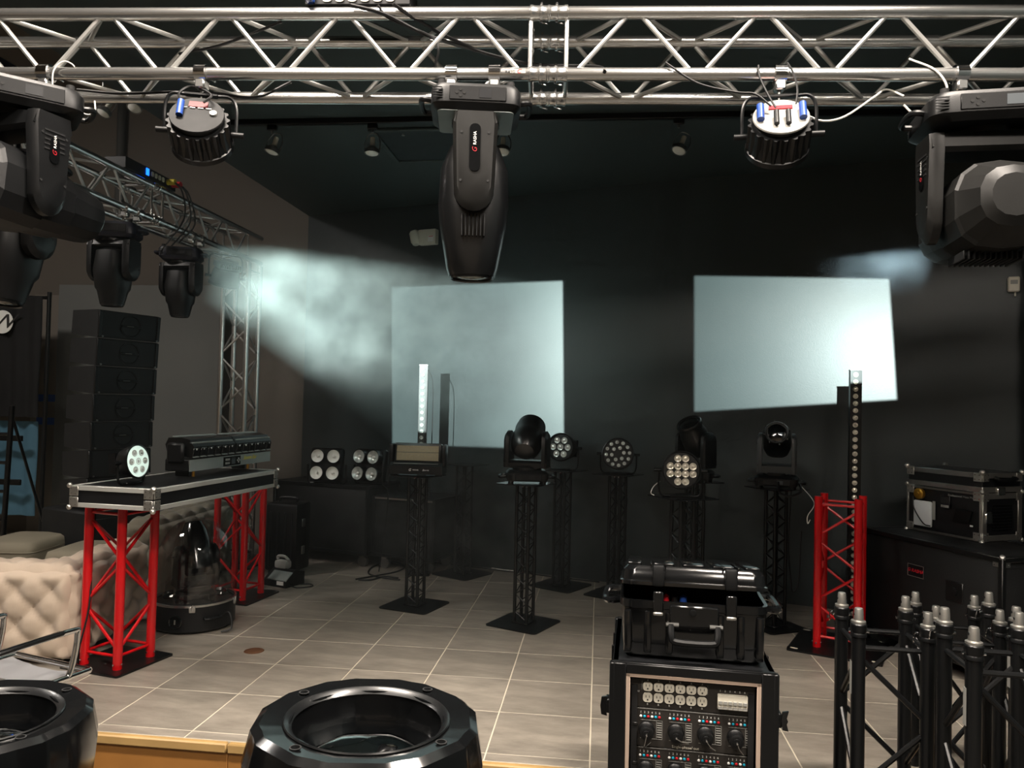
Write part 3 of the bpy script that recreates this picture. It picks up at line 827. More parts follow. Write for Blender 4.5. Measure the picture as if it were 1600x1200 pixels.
# heads on the stands
def on_stand(q, rz): return T(q.x, q.y, .985) @ RZ(rz)
HB = dict(base=(.27, .22, .085), pivot=.19, gap=.105, arm=(.035, .17), bar=.05, tip=.06, mid=.5, strip=False, amat='black_plastic', hmat='head_black',
          head=[(-.135, .03, .03, 2), (-.125, .06, .06, 2), (-.09, .09, .09, 2), (-.04, .101, .101, 2), (.02, .102, .102, 2), (.035, .096, .096, 2), (.1, .1, .1, 2), (.16, .092, .092, 2), (.16, .08, .08, 2)], lens=(.08, .158))
moving_head('black moving head on a stand, seen from behind before the left light patch', on_stand(qB, .15) @ Mx.Diagonal((1.1, 1.1, 1.1, 1)), HB, pan=-.25, tilt=-1.0)
HC = dict(HB); HC['pivot'] = .23; HC['lens'] = (.086, .15)
HC['head'] = [(-.13, .05, .05, 2.2), (-.115, .08, .08, 2.4), (-.05, .095, .098, 2.6), (.05, .1, .1, 2.4), (.1, .09, .09, 2), (.15, .1, .1, 2), (.15, .09, .09, 2)]
moving_head('black moving head on a stand behind the twelve-lens par lamp', on_stand(qC, -.3), HC, pan=-.45, tilt=.62)
HD = dict(HB); HD.update(base=(.30, .24, .09), pivot=.24, gap=.10, amat='arm_grey', rim='arm_grey', hmat='head_black', disp='screen_grey', bar=.07, lens=(.072, .2), mid=.36,
          head=[(-.14, .05, .05, 2.2), (-.12, .085, .085, 3), (-.02, .094, .095, 3.2), (.1, .092, .092, 2.8), (.17, .088, .088, 2.2), (.2, .082, .082, 2), (.2, .07, .07, 2)])
t, H, zc_ = moving_head('black moving head on a stand with its round lens facing the viewer', on_stand(qD, -.28), HD, pan=0.05, tilt=1.22)
for k in range(8):
    a = k * PI / 4 + .2
    rod('rim_screw', H @ V((.084 * math.cos(a), .084 * math.sin(a), .19)), H @ V((.084 * math.cos(a), .084 * math.sin(a), .212)), .0045, 'chrome', t, 6)

# two huge beam heads in the foreground, pointing up, standing on cases below the frame
def beam_head(label, M):
    t = thing('beam_head', label, 'moving light', M, 'large beam heads in the foreground')
    def octa(t_, r, k):     # rounded octagon
        return se(t_, r, r, 2.0, 48) if k == 0 else [V((x, y, t_)) for x, y in octpts(r)]
    def octpts(r, c=.62, f=.07):
        p = []
        for i in range(8):
            a = PI / 4 * i + PI / 8
            for da in (-.16, -.08, 0, .08, .16):
                rr = r * (1.0 - .018 * (1 - abs(da) / .16))
                p.append((rr * math.cos(a + da), rr * math.sin(a + da)))
        return p
    O = lambda r, z: [V((x, y, z)) for x, y in octpts(r)]
    b = MB()
    b.loft([O(.10, -.30), O(.15, -.28), O(.178, -.12), O(.182, -.05), O(.172, -.004), O(.160, .004), [V((x * .132 / .16 * 1.0, y * .132 / .16, .0)) for x, y in octpts(.16)], [V((.118 * math.cos(math.atan2(y, x)), .118 * math.sin(math.atan2(y, x)), -.002)) for x, y in octpts(.16)], [V((.108 * math.cos(math.atan2(y, x)), .108 * math.sin(math.atan2(y, x)), -.06)) for x, y in octpts(.16)], [V((.08 * math.cos(math.atan2(y, x)), .08 * math.sin(math.atan2(y, x)), -.13)) for x, y in octpts(.16)]])
    hd = b.done('head_shell', 'black_gloss', t, sharp=24)
    b = MB(); b.lathe([(.113, -.006), (.121, .0015), (.125, .003), (.1265, .001)], seg=48); b.done('lens_ring', 'head_black', hd)
    b = MB(); b.lathe([(.1095, -.05), (.08, -.04), (.04, -.033), (.0001, -.031)], seg=40)
    b.done('front_lens', 'lens_top', hd)
    for r_, z in ((.098, -.075), (.088, -.1), (.06, -.118)):
        b = MB(); b.lathe([(r_, z), (r_ - .008, z + .002), (r_ - .012, z - .004)], seg=36); b.done('inner_ring', 'grey_plastic', hd)
    for k in range(4):
        a = k * PI / 2 + PI / 4 + .12
        x, y = .143 * math.cos(a), .143 * math.sin(a)
        b = MB(); b.lathe([(.0085, .0035), (.0085, .0045), (.0065, .0046), (.006, -.004), (.0001, -.004)], M=T(x, y, 0), seg=14); b.done('screw_hole', 'black_matte', hd)
    # yoke and base below the picture
    for s in (-1, 1):
        b = MB(); b.box((s * .225, 0, -.42), (.05, .16, .40), .02); b.done('yoke_arm', 'black_plastic', t)
        rod('pivot', (s * .15, 0, -.25), (s * .21, 0, -.25), .04, 'black_metal', t, 16)
    b = MB(); b.box((0, 0, -.59), (.5, .18, .07), .02); b.done('yoke_bar', 'black_plastic', t)
    b = MB(); b.loft([se(-.76, .2, .19, 6), se(-.74, .215, .2, 6), se(-.65, .215, .2, 6), se(-.625, .17, .16, 5)]); b.done('base', 'black_plastic', t)
    return t
m = mat('lens_top', '0d1013', .04, var=.02, spec=.9, trans=.9, ior=1.3)
def beam_case(label, q, zt_):
    t = thing('road_case', label, 'road case', T(q.x, q.y, LOW - .018))
    h = zt_ - LOW + .018
    b = MB(); b.box((0, 0, h / 2), (.56, .5, h), .01); b.done('shell', 'black_case', t)
    for sx in (-1, 1):
        for sy in (-1, 1):
            b = MB(); b.box((sx * .28, sy * .25, h / 2), (.03, .03, h), .004); b.done('edge_profile', 'alu_dull', t)
qa = at(575, 1122, 1.18); qb = at(-32, 1118, 1.3)
lean = RZ(.35) @ RX(-.03) @ RY(.06)
for q, lab in ((qa, 'large glossy beam head pointing up in the bottom foreground'), (qb, 'large glossy beam head pointing up in the bottom left corner')):
    beam_head(lab, T(q) @ RZ(.2) @ RY(.03))
    beam_case('black road case under the beam head %s' % ('in the middle foreground' if q is qa else 'in the left corner'), q, q.z - .77)

# ================================================================ par lamps
def lens_mesh(r, m, nm):
    b = MB(); b.lathe([(r, .0), (r * 1.08, .004), (r, .007), (r * .72, .0045), (r * .45, .006), (.0001, .0085)], seg=16)
    o = b.done(nm, m); me = o.data; bpy.data.objects.remove(o); return me
LENS = {}
def par(label, M, R=.11, L=.14, lay=(), tilt=0.0, lensm='lens_clear', lr=.016, group=None, piv=.17, extra=None, sink=True, facec='black_metal', lit=None):
    t = thing('par_lamp', label, 'par lamp', M, group)
    A = T(0, 0, piv) @ RX(PI / 2 - tilt)          # local +z = light direction, towards -Y when tilt = 0
    b = MB(A); b.lathe([(R * .62, -L * .55), (R * .8, -L * .5), (R * .93, -L * .1), (R * 1.0, L * .3), (R * 1.04, L * .32), (R * 1.05, L * .47), (R * .98, L * .5), (R * .95, L * .42)], seg=40, cap0=True); bd = b.done('body', 'black_metal', t)
    b = MB(A); b.lathe([(R * .955, L * .42), (.0001, L * .42)], seg=40); b.done('face', facec, bd)
    if lit:
        b = MB(A); b.lathe([(R * .95, L * .44), (R * .6, L * .47), (.0001, L * .48)], seg=40); b.done('glass', lit, bd)
    key = (lensm, lr)
    if key not in LENS: LENS[key] = lens_mesh(lr, lensm, 'led_lens')
    for x, y in lay:
        o = bpy.data.objects.new('led_lens', LENS[key]); COL.objects.link(o); o.parent = bd; o.matrix_local = A @ T(x * R, y * R, L * .42)
    if sink:   # heat sink: a comb profile, one piece
        n = 13; w = R * 1.5; prof = [(-w / 2, 0)]
        for k in range(n):
            x0 = -w / 2 + k * w / n; x1 = x0 + w / n * .5; x2 = x0 + w / n
            prof += [(x0, .045), (x1, .045), (x1, .01), (x2, .01)]
        prof += [(w / 2, 0)]
        b = MB(A @ T(0, 0, -L * .55) @ RX(PI / 2) @ RX(PI)); b.prism(prof, -R * .62, R * .62); b.done('heat_sink', 'black_metal', bd)
    for s in (-1, 1):
        for dy in ((0,) if piv > 0 else (0,)):
            b = MB(); b.path([(s * R * .5, 0, .006), (s * R * .95, 0, .008), (s * R * 1.16, 0, .05), (s * R * 1.17, 0, piv)], .007, 6, 5); b.done('bracket', 'black_metal', t)
        rod('knob', (s * R * 1.02, 0, piv), (s * (R * 1.17 + .03), 0, piv), .012, 'black_plastic', t, 10)
    b = MB(); b.box((0, 0, .006), (R * 1.1, .03, .012), .003); b.done('bracket_foot', 'black_metal', t)
    return t, A
hex7 = [(0, 0)] + [(.58 * math.cos(k * PI / 3), .58 * math.sin(k * PI / 3)) for k in range(6)]
led18 = [(.40 * math.cos(k * PI / 3 + .2), .40 * math.sin(k * PI / 3 + .2)) for k in range(6)] + [(.76 * math.cos(k * PI / 6 + .1), .76 * math.sin(k * PI / 6 + .1)) for k in range(12)]
led12 = [(-.2, .62), (.2, .62), (-.6, .2), (-.2, .2), (.2, .2), (.6, .2), (-.6, -.2), (-.2, -.2), (.2, -.2), (.6, -.2), (-.2, -.62), (.2, -.62)]
par('seven-lens par lamp on a stand, half hidden by the rearward moving head', on_stand(q1, -.35), .115, .16, hex7, .1, lr=.026, piv=.19, facec='black_plastic')
par('eighteen-lens par lamp on a stand in front of the dark back wall', on_stand(q2, -.12), .125, .12, led18, .15, lr=.0145, piv=.16)
par('twelve-lens par lamp on a stand with warm white lenses', on_stand(q3 + V((-.02, -.02, 0)), .02), .115, .13, led12, .12, lr=.0215, lensm='lens_warm', piv=.165)
# two par lamps hanging from the front truss, facing down
def hang_par(label, px, py, tilt, plate, rzz, dzz=0):
    q = on_front(px, 118); q.z = TZ0
    clamp('hook clamp of the ' + label[0], q, fdir, drop=.075)
    M = T(q.x, q.y, TZ0 - .08) @ RZ(rzz) @ RX(PI)
    t, A = par(label[1], M, .115, .14, led18, tilt, lr=.015, piv=.155, sink=False)
    # rear cover with sockets: disc plus bowl with comb fins
    n = 40; ring = []
    prof = []
    for k in range(n * 2):
        a = PI * k / n; rr = .118 if (k // 2) % 2 else .108
        prof.append((rr * math.cos(a), rr * math.sin(a)))
    b = MB(A); b.prism(prof, -.06, .05); b.done('heat_sink', 'black_metal', t)
    b = MB(A @ T(0, 0, -.083)); b.lathe([(.0001, -.003), (.1, -.003), (.102, .0), (.102, .004)], seg=36); pl = b.done('rear_plate', plate, t)
    return t, A, pl, q
tp, A, pl, q = hang_par(('left hanging par lamp', 'black par lamp hanging from the left truss length with its rear side visible'), 316, 200, .55, 'black_matte', .3)
b = MB(A); b.box((.0, -.055, -.089), (.07, .03, .006)); b.done('red_label', 'darkred', pl)
b = MB(A); b.cyl((.06, -.01, -.086), (.06, -.01, -.094), .014); b.done('socket', 'white_plastic', pl)
b = MB(A); b.cyl((-.06, .02, -.095), (-.06, -.05, -.105), .013); b.done('plug', 'blue', pl)
for k in range(4):
    b = MB(A); b.box((-.05 + k * .03, -.035, -.0885), (.02, .004, .004)); b.done('print', 'white_print', pl)
tp, A, pl, q2p = hang_par(('right hanging par lamp', 'black par lamp hanging from the right truss length with a white rear plate'), 1218, 200, .6, 'white_plastic', -.1)
b = MB(A); b.box((.0, -.05, -.0885), (.085, .02, .005)); b.done('red_label', 'red', pl)
for x, mm in ((-.075, 'blue'), (.075, 'blue'), (-.02, 'black_plastic'), (.022, 'black_plastic')):
    b = MB(A); b.cyl((x, .03 if mm == 'blue' else .06, -.097), (x, -.04 if mm == 'blue' else .0, -.108), .014 if mm == 'blue' else .01); b.done('plug', mm, pl)
Y = side_y(340)
par('small dark par lamp hanging from the side truss beside the tower', T(-3.30, Y, TZ0 - .03) @ RZ(.9) @ RX(PI), .13, .15, hex7, 1.2, lr=.026, piv=.2, sink=True)

# ================================================================ tilting strobe panel
t = thing('strobe_panel', 'black strobe panel with a tan LED grid on the front stand', 'strobe light', T(qA.x, qA.y, .985) @ RZ(.03))
b = MB(); b.loft([[V((x, y, z)) for y, z in ((-.10, .012), (.1, .012), (.1, .09), (-.07, .1), (-.10, .075))] for x in (-.2, .2)]); b.done('base', 'black_plastic', t)
for s in (-1, 1):
    b = MB(); b.box((s * .2, 0, .15), (.034, .12, .17), .014, seg=2); b.done('yoke_arm', 'black_plastic', t)
    b = MB(); b.box((s * .17, -.06, .006), (.05, .05, .012), .003); b.done('foot', 'rubber', t)
A = T(0, -.02, .165) @ RX(-.12)
b = MB(A); b.box((0, .03, 0), (.355, .09, .155), .01, seg=2); hd = b.done('head', 'black_metal', t)
for z0, z1 in ((-.056, .004), (.008, .056)):
    b = MB(A); b.box((0, -.0162, (z0 + z1) / 2), (.32, .004, z1 - z0)); b.done('led_grid', 'led_grid', hd)
for k in range(15):
    b = MB(A); b.box((0, -.0186, -.052 + k * .0075), (.32, .0012, .0012)); b.done('grid_line', 'steel', hd)
for x in (-.16, .16):
    b = MB(A); b.box((x * 1.03, -.018, 0), (.008, .01, .125), .002); b.done('grid_frame', 'black_plastic', hd)
b = MB(); b.box((0, -.098, .092), (.34, .008, .006), .002); b.done('edge_strip', 'steel', t)
text('G', .026, 'white_print', t, T(-.045, -.1015, .045) @ FRONT, shear=.3)
text('RASHA', .014, 'white_print', t, T(.0, -.1015, .045) @ FRONT)
text('Storm', .019, 'white_print', t, T(.075, -.1015, .045) @ FRONT, shear=.4)

# ================================================================ upright LED bars
def led_bar(label, q, rz, H, n, lensm, facem, front='black_metal', w=.075):
    t = thing('led_bar', label, 'light bar', T(q.x, q.y, 0) @ RZ(rz), 'upright LED bars')
    b = MB(); b.box((0, 0, .01), (.2, .16, .02), .004); b.done('foot', 'black_metal', t)
    b = MB(); b.prism([(-w / 2, -.03), (w / 2, -.03), (w / 2, .03), (w * .3, .05), (-w * .3, .05), (-w / 2, .03)], .02, H); b.done('housing', 'black_metal', t)
    b = MB(); b.box((-.004, -.0312, H / 2 + .01), (w * .72, .003, H - .03)); fc = b.done('front_panel', facem, t)
    for k in range(n):
        o = bpy.data.objects.new('led_lens', LENS[(lensm, .0165)]); COL.objects.link(o); o.parent = fc
        o.matrix_local = T(-.004, -.0325, H - .03 - k * (H - .08) / (n - 1)) @ RX(PI / 2)
    b = MB(); b.box((0, 0, H + .003), (w + .004, .07, .006), .001); b.done('end_cap', 'alu_dull', t)
    return t
for k in ('lens_clear', 'lens_warm'): LENS[(k, .0165)] = lens_mesh(.0165, k, 'led_lens')
mat('bar_silver', '3c3f3e', .4, .3)
qL = at(661, 640, 6.62); zt = CAM.z + .31
qL = on_wall(661, 640); qL = qL + (CAM - qL) * .085
led_bar('tall white-lit LED bar standing behind the strobe panel', qL, .1, (at(661, 571, (qL - CAM).dot(fw))).z, 33, 'lens_clear', 'bar_silver')
b_ = (qL - CAM).dot(fw)
cable('thin cable hanging beside the white-lit LED bar', [qL + V((.04, -.0, .0)) + V((0, 0, at(672, 578, b_).z - qL.z)), V((qL.x + .085, qL.y - .01, at(675, 600, b_).z)), V((qL.x + .09, qL.y - .01, 1.3)), V((qL.x + .08, qL.y - .01, .02))], .004)
qR = at(1336, 640, 5.36)
led_bar('tall LED bar rising behind the red tower before the right light patch', qR, -.12, at(1336, 579, 5.36).z, 36, 'lens_warm', 'black_metal')
# ================================================================ on the road-case table
TM = T(tc0.x, tc0.y, 1.0425) @ RZ(trz)
TMi = TM.inverted()
# tilting LED batten: silver-faced base, row of twelve cells
c0 = TMi @ on_z(262, 746, 1.04); c1 = TMi @ on_z(392, 728, 1.04)
bx = .0; by = (c0.y + c1.y) / 2; bl = abs(c1.y - c0.y) * 1.02
t = thing('led_batten', 'black tilting LED batten with a silver front on the road-case table', 'light bar', TM @ T(bx, by, 0) @ RZ(PI / 2))
# local x runs along the batten (into depth), local -y faces the stage side
b = MB(); b.box((0, 0, .075), (bl, .17, .075), .006); b.done('base', 'black_plastic', t)
b = MB(); b.box((0, -.0865, .075), (bl - .004, .004, .072)); sf = b.done('front_plate', 'silver_face', t)
b = MB(); b.box((-.02, -.0892, .075), (.2, .003, .06)); dp = b.done('display_panel', 'black_gloss', sf)
b = MB(); b.box((-.005, -.0912, .075), (.045, .002, .042)); b.done('display', 'screen_grey', dp)
for dz in (-.012, .012):
    b = MB(); b.box((-.075, -.0912, .075 + dz), (.05, .002, .014)); b.done('print', 'grey_print', dp)
for dx, dz in ((0, .012), (0, -.012), (-.012, 0), (.012, 0)):
    rod('button', (.055 + dx, -.0905, .075 + dz), (.055 + dx, -.094, .075 + dz), .006, 'white_plastic', dp, 8)
text('Storm Bar', .04, 'yellow', sf, T(.2, -.0895, .085) @ FRONT, shear=.45)
for x in (-bl * .4, bl * .25):
    rod('foot_bolt', (x, -.05, 0), (x, -.05, .04), .01, 'brass', t, 10)
    b = MB(); b.box((x, .02, .019), (.03, .1, .038), .004); b.done('foot', 'black_metal', t)
for s in (-1, 1):
    b = MB(); b.box((s * (bl / 2 + .0), .01, .15), (.03, .12, .13), .02); b.done('end_bracket', 'black_plastic', t)
A = T(0, 0, .185) @ RX(.15)
for half in (-1, 1):
    b = MB(A)
    b.loft([[V((x, y, z)) for y, z in ((-.1, -.05), (.075, -.05), (.1, .0), (.085, .045), (.0, .062), (-.06, .058), (-.1, .02))] for x in (half * .006, half * (bl / 2 - .02))])
    hd = b.done('head', 'head_black', t)
    b = MB(A); b.box((half * bl / 4, -.074, .041), (bl / 2 - .04, .02, .008), M=None); b.done('edge_strip', 'silver_face', hd)
    b = MB(A); b.box((half * bl / 4, .05, .056), (bl / 2 - .05, .03, .006)); b.done('edge_strip', 'silver_face', hd)
    for k in range(6):
        x = half * (.045 + k * (bl / 2 - .09) / 5)
        b = MB(A); b.box((x, -.1015, -.013), (.055, .004, .052), .002); cl = b.done('cell', 'lens_dark', hd)
        rod('led', A @ V((x, -.1035, .005)), A @ V((x, -.106, .005)), .006, 'lens_clear', cl, 8)
        b = MB(A); b.box((x, -.106, -.043), (.05, .012, .005)); b.done('cell_edge', 'silver_face', hd)
# round par on the table with a lit glass
q = on_z(205, 757, 1.04); pm = T(q.x, q.y, 1.0425) @ RZ(1.45)
t_, A_ = par('small black par lamp with glowing white lens on the road-case table', pm, .092, .09, hex7, .12, lr=.018, piv=.125, lit='lit_lens')

# ================================================================ bubble with a moving head inside
q = on_z(303, 975); 
t = thing('bubble_dome', 'clear dome over a round black base beside the red table leg', 'dome', T(q.x, q.y, 0) @ RZ(.3))
R = .262
b = MB(); b.lathe([(.0001, .012), (R - .01, .012), (R, .022), (R, .175), (R - .012, .18), (R - .012, .172), (.0001, .172)], seg=56); bs = b.done('base_drum', 'black_laminate', t)
b = MB(); b.lathe([(R - .006, .176), (R + .006, .176), (R + .007, .19), (R - .008, .19), (R - .006, .176)], seg=56); b.done('clamp_ring', 'alu', t)
glass = bpy.data.materials.new('dome_glass'); glass.use_nodes = True; MATS['dome_glass'] = glass
nt = glass.node_tree; nt.nodes.clear()
o_ = nt.nodes.new('ShaderNodeOutputMaterial'); mx = nt.nodes.new('ShaderNodeMixShader'); tr = nt.nodes.new('ShaderNodeBsdfTransparent'); gl = nt.nodes.new('ShaderNodeBsdfGlossy'); fr = nt.nodes.new('ShaderNodeFresnel')
tr.inputs[0].default_value = (.96, .97, .96, 1); gl.inputs['Roughness'].default_value = .03; fr.inputs[0].default_value = 1.18
lw = nt.nodes.new('ShaderNodeLayerWeight'); lw.inputs[0].default_value = .2
mm_ = nt.nodes.new('ShaderNodeMapRange'); mm_.inputs[3].default_value = .06; mm_.inputs[4].default_value = .45
nt.links.new(lw.outputs['Facing'], mm_.inputs[0]); nt.links.new(mm_.outputs[0], mx.inputs[0]); nt.links.new(tr.outputs[0], mx.inputs[1]); nt.links.new(gl.outputs[0], mx.inputs[2]); nt.links.new(mx.outputs[0], o_.inputs[0])
Hs = .43
prof = [(R - .012, .19), (R - .014, Hs)] + [((R - .014) * math.cos(a), Hs + (R + .03) * math.sin(a)) for a in [PI / 2 * k / 12 for k in range(1, 12)]] + [(.0001, Hs + R + .03)]
b = MB(); b.lathe(prof, seg=56); b.done('dome', 'dome_glass', t)
view = math.atan2(-q.y, -q.x) - .3
for a_, ln in ((view - .05, 0), (view + 1.2, 0), (view - 1.35, 0)):
    A = RZ(a_)
    b = MB(A); b.box((R + .008, 0, .165), (.012, .04, .04), .003); l = b.done('toggle_latch', 'alu', t)
    rod('latch_loop', A @ V((R + .012, 0, .16)), A @ V((R + .012, 0, .195)), .006, 'chrome', l, 8)
A = RZ(view + .42); b = MB(A); b.path([(R, -.05, .1), (R + .03, -.045, .1), (R + .03, .045, .1), (R, .05, .1)], .009, 8, 4); b.done('handle', 'black_plastic', t)
A = RZ(view - .45); b = MB(A @ T(R - .012, 0, .085) @ RY(PI / 2)); b.lathe([(.042, 0), (.046, .012), (.04, .02), (.034, .012), (.0001, .012)], seg=28); vt = b.done('air_vent', 'black_gloss', t)
b = MB(A); b.box((R + .004, 0, .085), (.004, .01, .03), .001); b.done('vent_tab', 'alu_dull', vt)
SPD = dict(base=(.2, .18, .05), pivot=.17, gap=.075, arm=(.025, .14), bar=.035, tip=.05, strip=False, bmat='black_gloss', amat='black_gloss', hmat='black_gloss', rim='black_gloss',
           head=[(-.1, .05, .05, 2.4), (-.08, .066, .07, 2.4), (.05, .07, .074, 2.6), (.12, .06, .06, 2.2), (.155, .045, .045, 2), (.155, .03, .03, 2)], lens=(.04, .15))
moving_head('glossy black moving head standing inside the clear dome', T(q.x, q.y, .174) @ RZ(.5) @ Mx.Diagonal((1.35, 1.35, 1.35, 1)), SPD, pan=.3, tilt=-.35)
cable('black lead trailing from the dome base', [V((q.x + .24, q.y - .1, .1)), V((q.x + .30, q.y - .1, .12)), V((q.x + .33, q.y - .13, .03)), V((q.x + .28, q.y - .17, .012))], .006)

# ================================================================ tufted sofas, ottomans, armchair
def tufted(name, M, sx, sy, sz, label, m, faces=('front', 'right', 'top'), cell=.2, depth=.046, second=0):
    t = thing(name, label, 'sofa', M)
    b = MB(); b.box((sx / 2, sy / 2, sz / 2 - .01), (sx - .05, sy - .05, sz - .06), .05, seg=3); b.done('core', m, t, sharp=80)
    def panel(o, u, v, n, lu, lv, nm):
        o, u, v, n = V(o), V(u), V(v), V(n)
        nu = max(8, int(lu / .016)); nv = max(8, int(lv / .016))
        rings = []
        btn = []
        for jj in range(nv + 1):
            row = []
            for ii in range(nu + 1):
                x, y = lu * ii / nu, lv * jj / nv
                # diamond lattice of buttons
                a, c = (x / cell + y / cell), (x / cell - y / cell)
                da, dc = abs(a - round(a)), abs(c - round(c))
                seam = min(da, dc); rr = math.hypot(da, dc)
                h = depth * (min(1, seam / .3) ** .5 * .45 + .55 * min(1, rr / .5) ** .6)
                e = min(x, lu - x, y, lv - y) / .05
                edge = math.sqrt(max(0, 1 - (1 - min(1, e)) ** 2))
                row.append(o + u * x + v * y + n * (h * (.3 + .7 * edge) + (edge - 1) * .035))
            rings.append(row)
        bb = MB(); bb.loft(rings, False, False, closed=False); pn = bb.done(nm, m, t, sharp=180)
        k = int(lu / cell) + int(lv / cell) + 4
        for p_ in range(0, k):
            for q_ in range(-k, k):
                x, y = cell * (p_ + q_) / 2, cell * (p_ - q_) / 2
                if .05 < x < lu - .05 and .05 < y < lv - .05:
                    c_ = o + u * x + v * y + n * .006
                    inst('button', BUTTON, T(c_) @ frame_to(n), pn)
    if 'front' in faces: panel((0, 0, .03), (1, 0, 0), (0, 0, 1), (0, -1, 0), sx, sz - .03, 'tufted_front')
    if 'right' in faces: panel((sx, 0, .03), (0, 1, 0), (0, 0, 1), (1, 0, 0), sy, sz - .03, 'tufted_side')
    if 'top' in faces: panel((0, 0, sz), (1, 0, 0), (0, 1, 0), (0, 0, 1), sx, sy, 'tufted_top')
    if second:
        b = MB(); b.box((sx - .1, second / 2, sz / 2 - .01), (.15, second - .05, sz - .06), .05, seg=3); b.done('core', m, t, sharp=80)
        panel((sx, .1, .03), (0, 1, 0), (0, 0, 1), (1, 0, 0), second - .1, sz - .03, 'tufted_side')
        panel((sx - .2, .1, sz), (1, 0, 0), (0, 1, 0), (0, 0, 1), .2, second - .1, 'tufted_top')
        b = MB(); b.box((sx / 2 - .1, second / 2 + .1, .2), (sx - .22, second - .24, .34), .05, seg=3); b.done('seat', m, t, sharp=80)
    for x in (.06, sx - .06):
        for y in ((.06, sy - .06) if not second else (.1, second - .1)):
            b = MB(); b.cyl((x, y, 0), (x, y, .06), .02, .025, 12); b.done('foot', 'black_plastic', t)
    return t
BUTTON = None
b = MB(); b.lathe([(.0001, .006), (.007, .004), (.009, .0), (.009, -.004)], seg=10); o = b.done('button', 'velvet_beige'); BUTTON = o.data; bpy.data.objects.remove(o)
q = on_z(106, 1040); sz1 = .53
sofa1 = tufted('tufted_sofa', T(q.x, q.y, 0) @ RZ(.12) @ T(-1.5, 0, 0), 1.5, .2, sz1, 'beige button-tufted corner sofa at the left, beside the red table leg', 'velvet_beige', second=.9)
q = on_z(252, 975)
tufted('tufted_sofa', T(-3.42, 5.28, 0) @ RZ(.04), .25, 1.2, .6, 'olive-beige tufted sofa behind the clear dome', 'velvet_olive')
def ottoman(label, px0, px1, py, d, z, dep=.5):
    a = at(px0, py, d); c = at(px1, py, d); w = (c - a).length
    t = thing('ottoman', label, 'ottoman', T((a.x + c.x) / 2, (a.y + c.y) / 2 + dep / 2, 0) @ RZ(.11), 'beige cube ottomans')
    b = MB(); b.loft([se(.03, w / 2 - .02, dep / 2 - .02, 9, 40), se(.05, w / 2, dep / 2, 9, 40), se(z - .06, w / 2, dep / 2, 9, 40), se(z - .015, w / 2 - .01, dep / 2 - .01, 8, 40), se(z, w / 2 - .05, dep / 2 - .05, 7, 40)]); b.done('cushion', 'ottoman', t, sharp=70)
    b = MB(); b.loft([se(z - .075, w / 2 + .003, dep / 2 + .003, 9, 40), se(z - .07, w / 2 + .006, dep / 2 + .006, 9, 40), se(z - .065, w / 2 + .003, dep / 2 + .003, 9, 40)], False, False); b.done('piping', 'ottoman', t)
    for sx in (-1, 1):
        for sy in (-1, 1):
            b = MB(); b.cyl((sx * w * .4, sy * dep * .4, 0), (sx * w * .4, sy * dep * .4, .035), .02, .02, 10); b.done('foot', 'black_plastic', t)
ottoman('beige cube ottoman cut by the left picture edge', -55, 44, 845, 5.55, .45, .55)
ottoman('beige cube ottoman partly hidden by the near red leg', 58, 165, 850, 5.35, .44, .5)
# armchair: chrome loop arm, white mesh seat
sz_ = .27
tip = on_z(140, 1047, sz_); sd = on_z(75, 1080, sz_) - tip; fa = math.radians(74)
q = tip - RZ(fa) @ V((.27, -.25, 0))
t = thing('office_chair', 'chrome armchair with a white mesh seat at the lower left', 'chair', T(q.x, q.y, LOW - .018) @ RZ(fa))
hs = sz_ - LOW + .018 - .01
n = 24; rings = []
for jj in range(13):
    y = -.24 + .48 * jj / 12
    rings.append([V((-.42 + .66 * i / n, y, hs + .02 * math.cos(PI * y / .48) * -1 + (.03 * ((i / n) - .5) ** 2) - .0 + .003 * (1 if jj % 3 == 0 else 0))) for i in range(n + 1)] )
top = rings
full_ = [r + [p - V((0, 0, .014)) for p in reversed(r)] for r in rings]
b = MB(); b.loft(full_); b.done('seat', 'mesh_white', t, sharp=60)
for y in (-.25, .25):
    rod('side_rail', (-.44, y, hs + .005), (.27, y, hs + .01), .014, 'chrome', t, 12)
    b = MB(); b.path([(.12, y, hs + .0), (.17, y, hs + .03), (.2, y, hs + .19), (.15, y, hs + .215), (-.3, y, hs + .2), (-.42, y, hs + .17)], .013, 10, 6); b.done('arm', 'chrome', t)
    b = MB(); b.box((-.08, y, hs + .19), (.42, .034, .018), .006, M=T(0, 0, 0) @ T(0, 0, 0)); 
    b.bm.verts.ensure_lookup_table()
    for v_ in b.bm.verts: v_.co.z += (v_.co.x + .08) * .03 + .022
    b.done('arm_pad', 'black_plastic', t)
rod('front_rail', (.27, -.25, hs + .01), (.27, .25, hs + .01), .014, 'chrome', t, 12)
rod('column', (-.08, 0, .08), (-.08, 0, hs - .01), .028, 'chrome', t, 14)
b = MB(); b.box((-.08, 0, hs - .02), (.3, .3, .02), .004); b.done('seat_plate', 'steel', t)
for k in range(5):
    a = k * 2 * PI / 5 + .3
    rod('base_leg', (-.08, 0, .085), (-.08 + .3 * math.cos(a), .3 * math.sin(a), .055), .016, 'chrome', t, 10)
    b = MB(); b.cyl((-.08 + .3 * math.cos(a) - .012, .3 * math.sin(a), .028), (-.08 + .3 * math.cos(a) + .012, .3 * math.sin(a), .028), .028); b.done('caster', 'black_plastic', t)
for y in (-.24, .24):
    b = MB(); b.path([(-.43, y, hs), (-.52, y, hs + .1), (-.58, y, hs + .5)], .013, 10, 5); b.done('back_rail', 'chrome', t)
b = MB(); b.box((-.545, 0, hs + .3), (.014, .46, .42), .004, M=T(-.545, 0, hs + .3) @ RY(-.15) @ T(.545, 0, -hs - .3)); b.done('backrest', 'mesh_white', t)

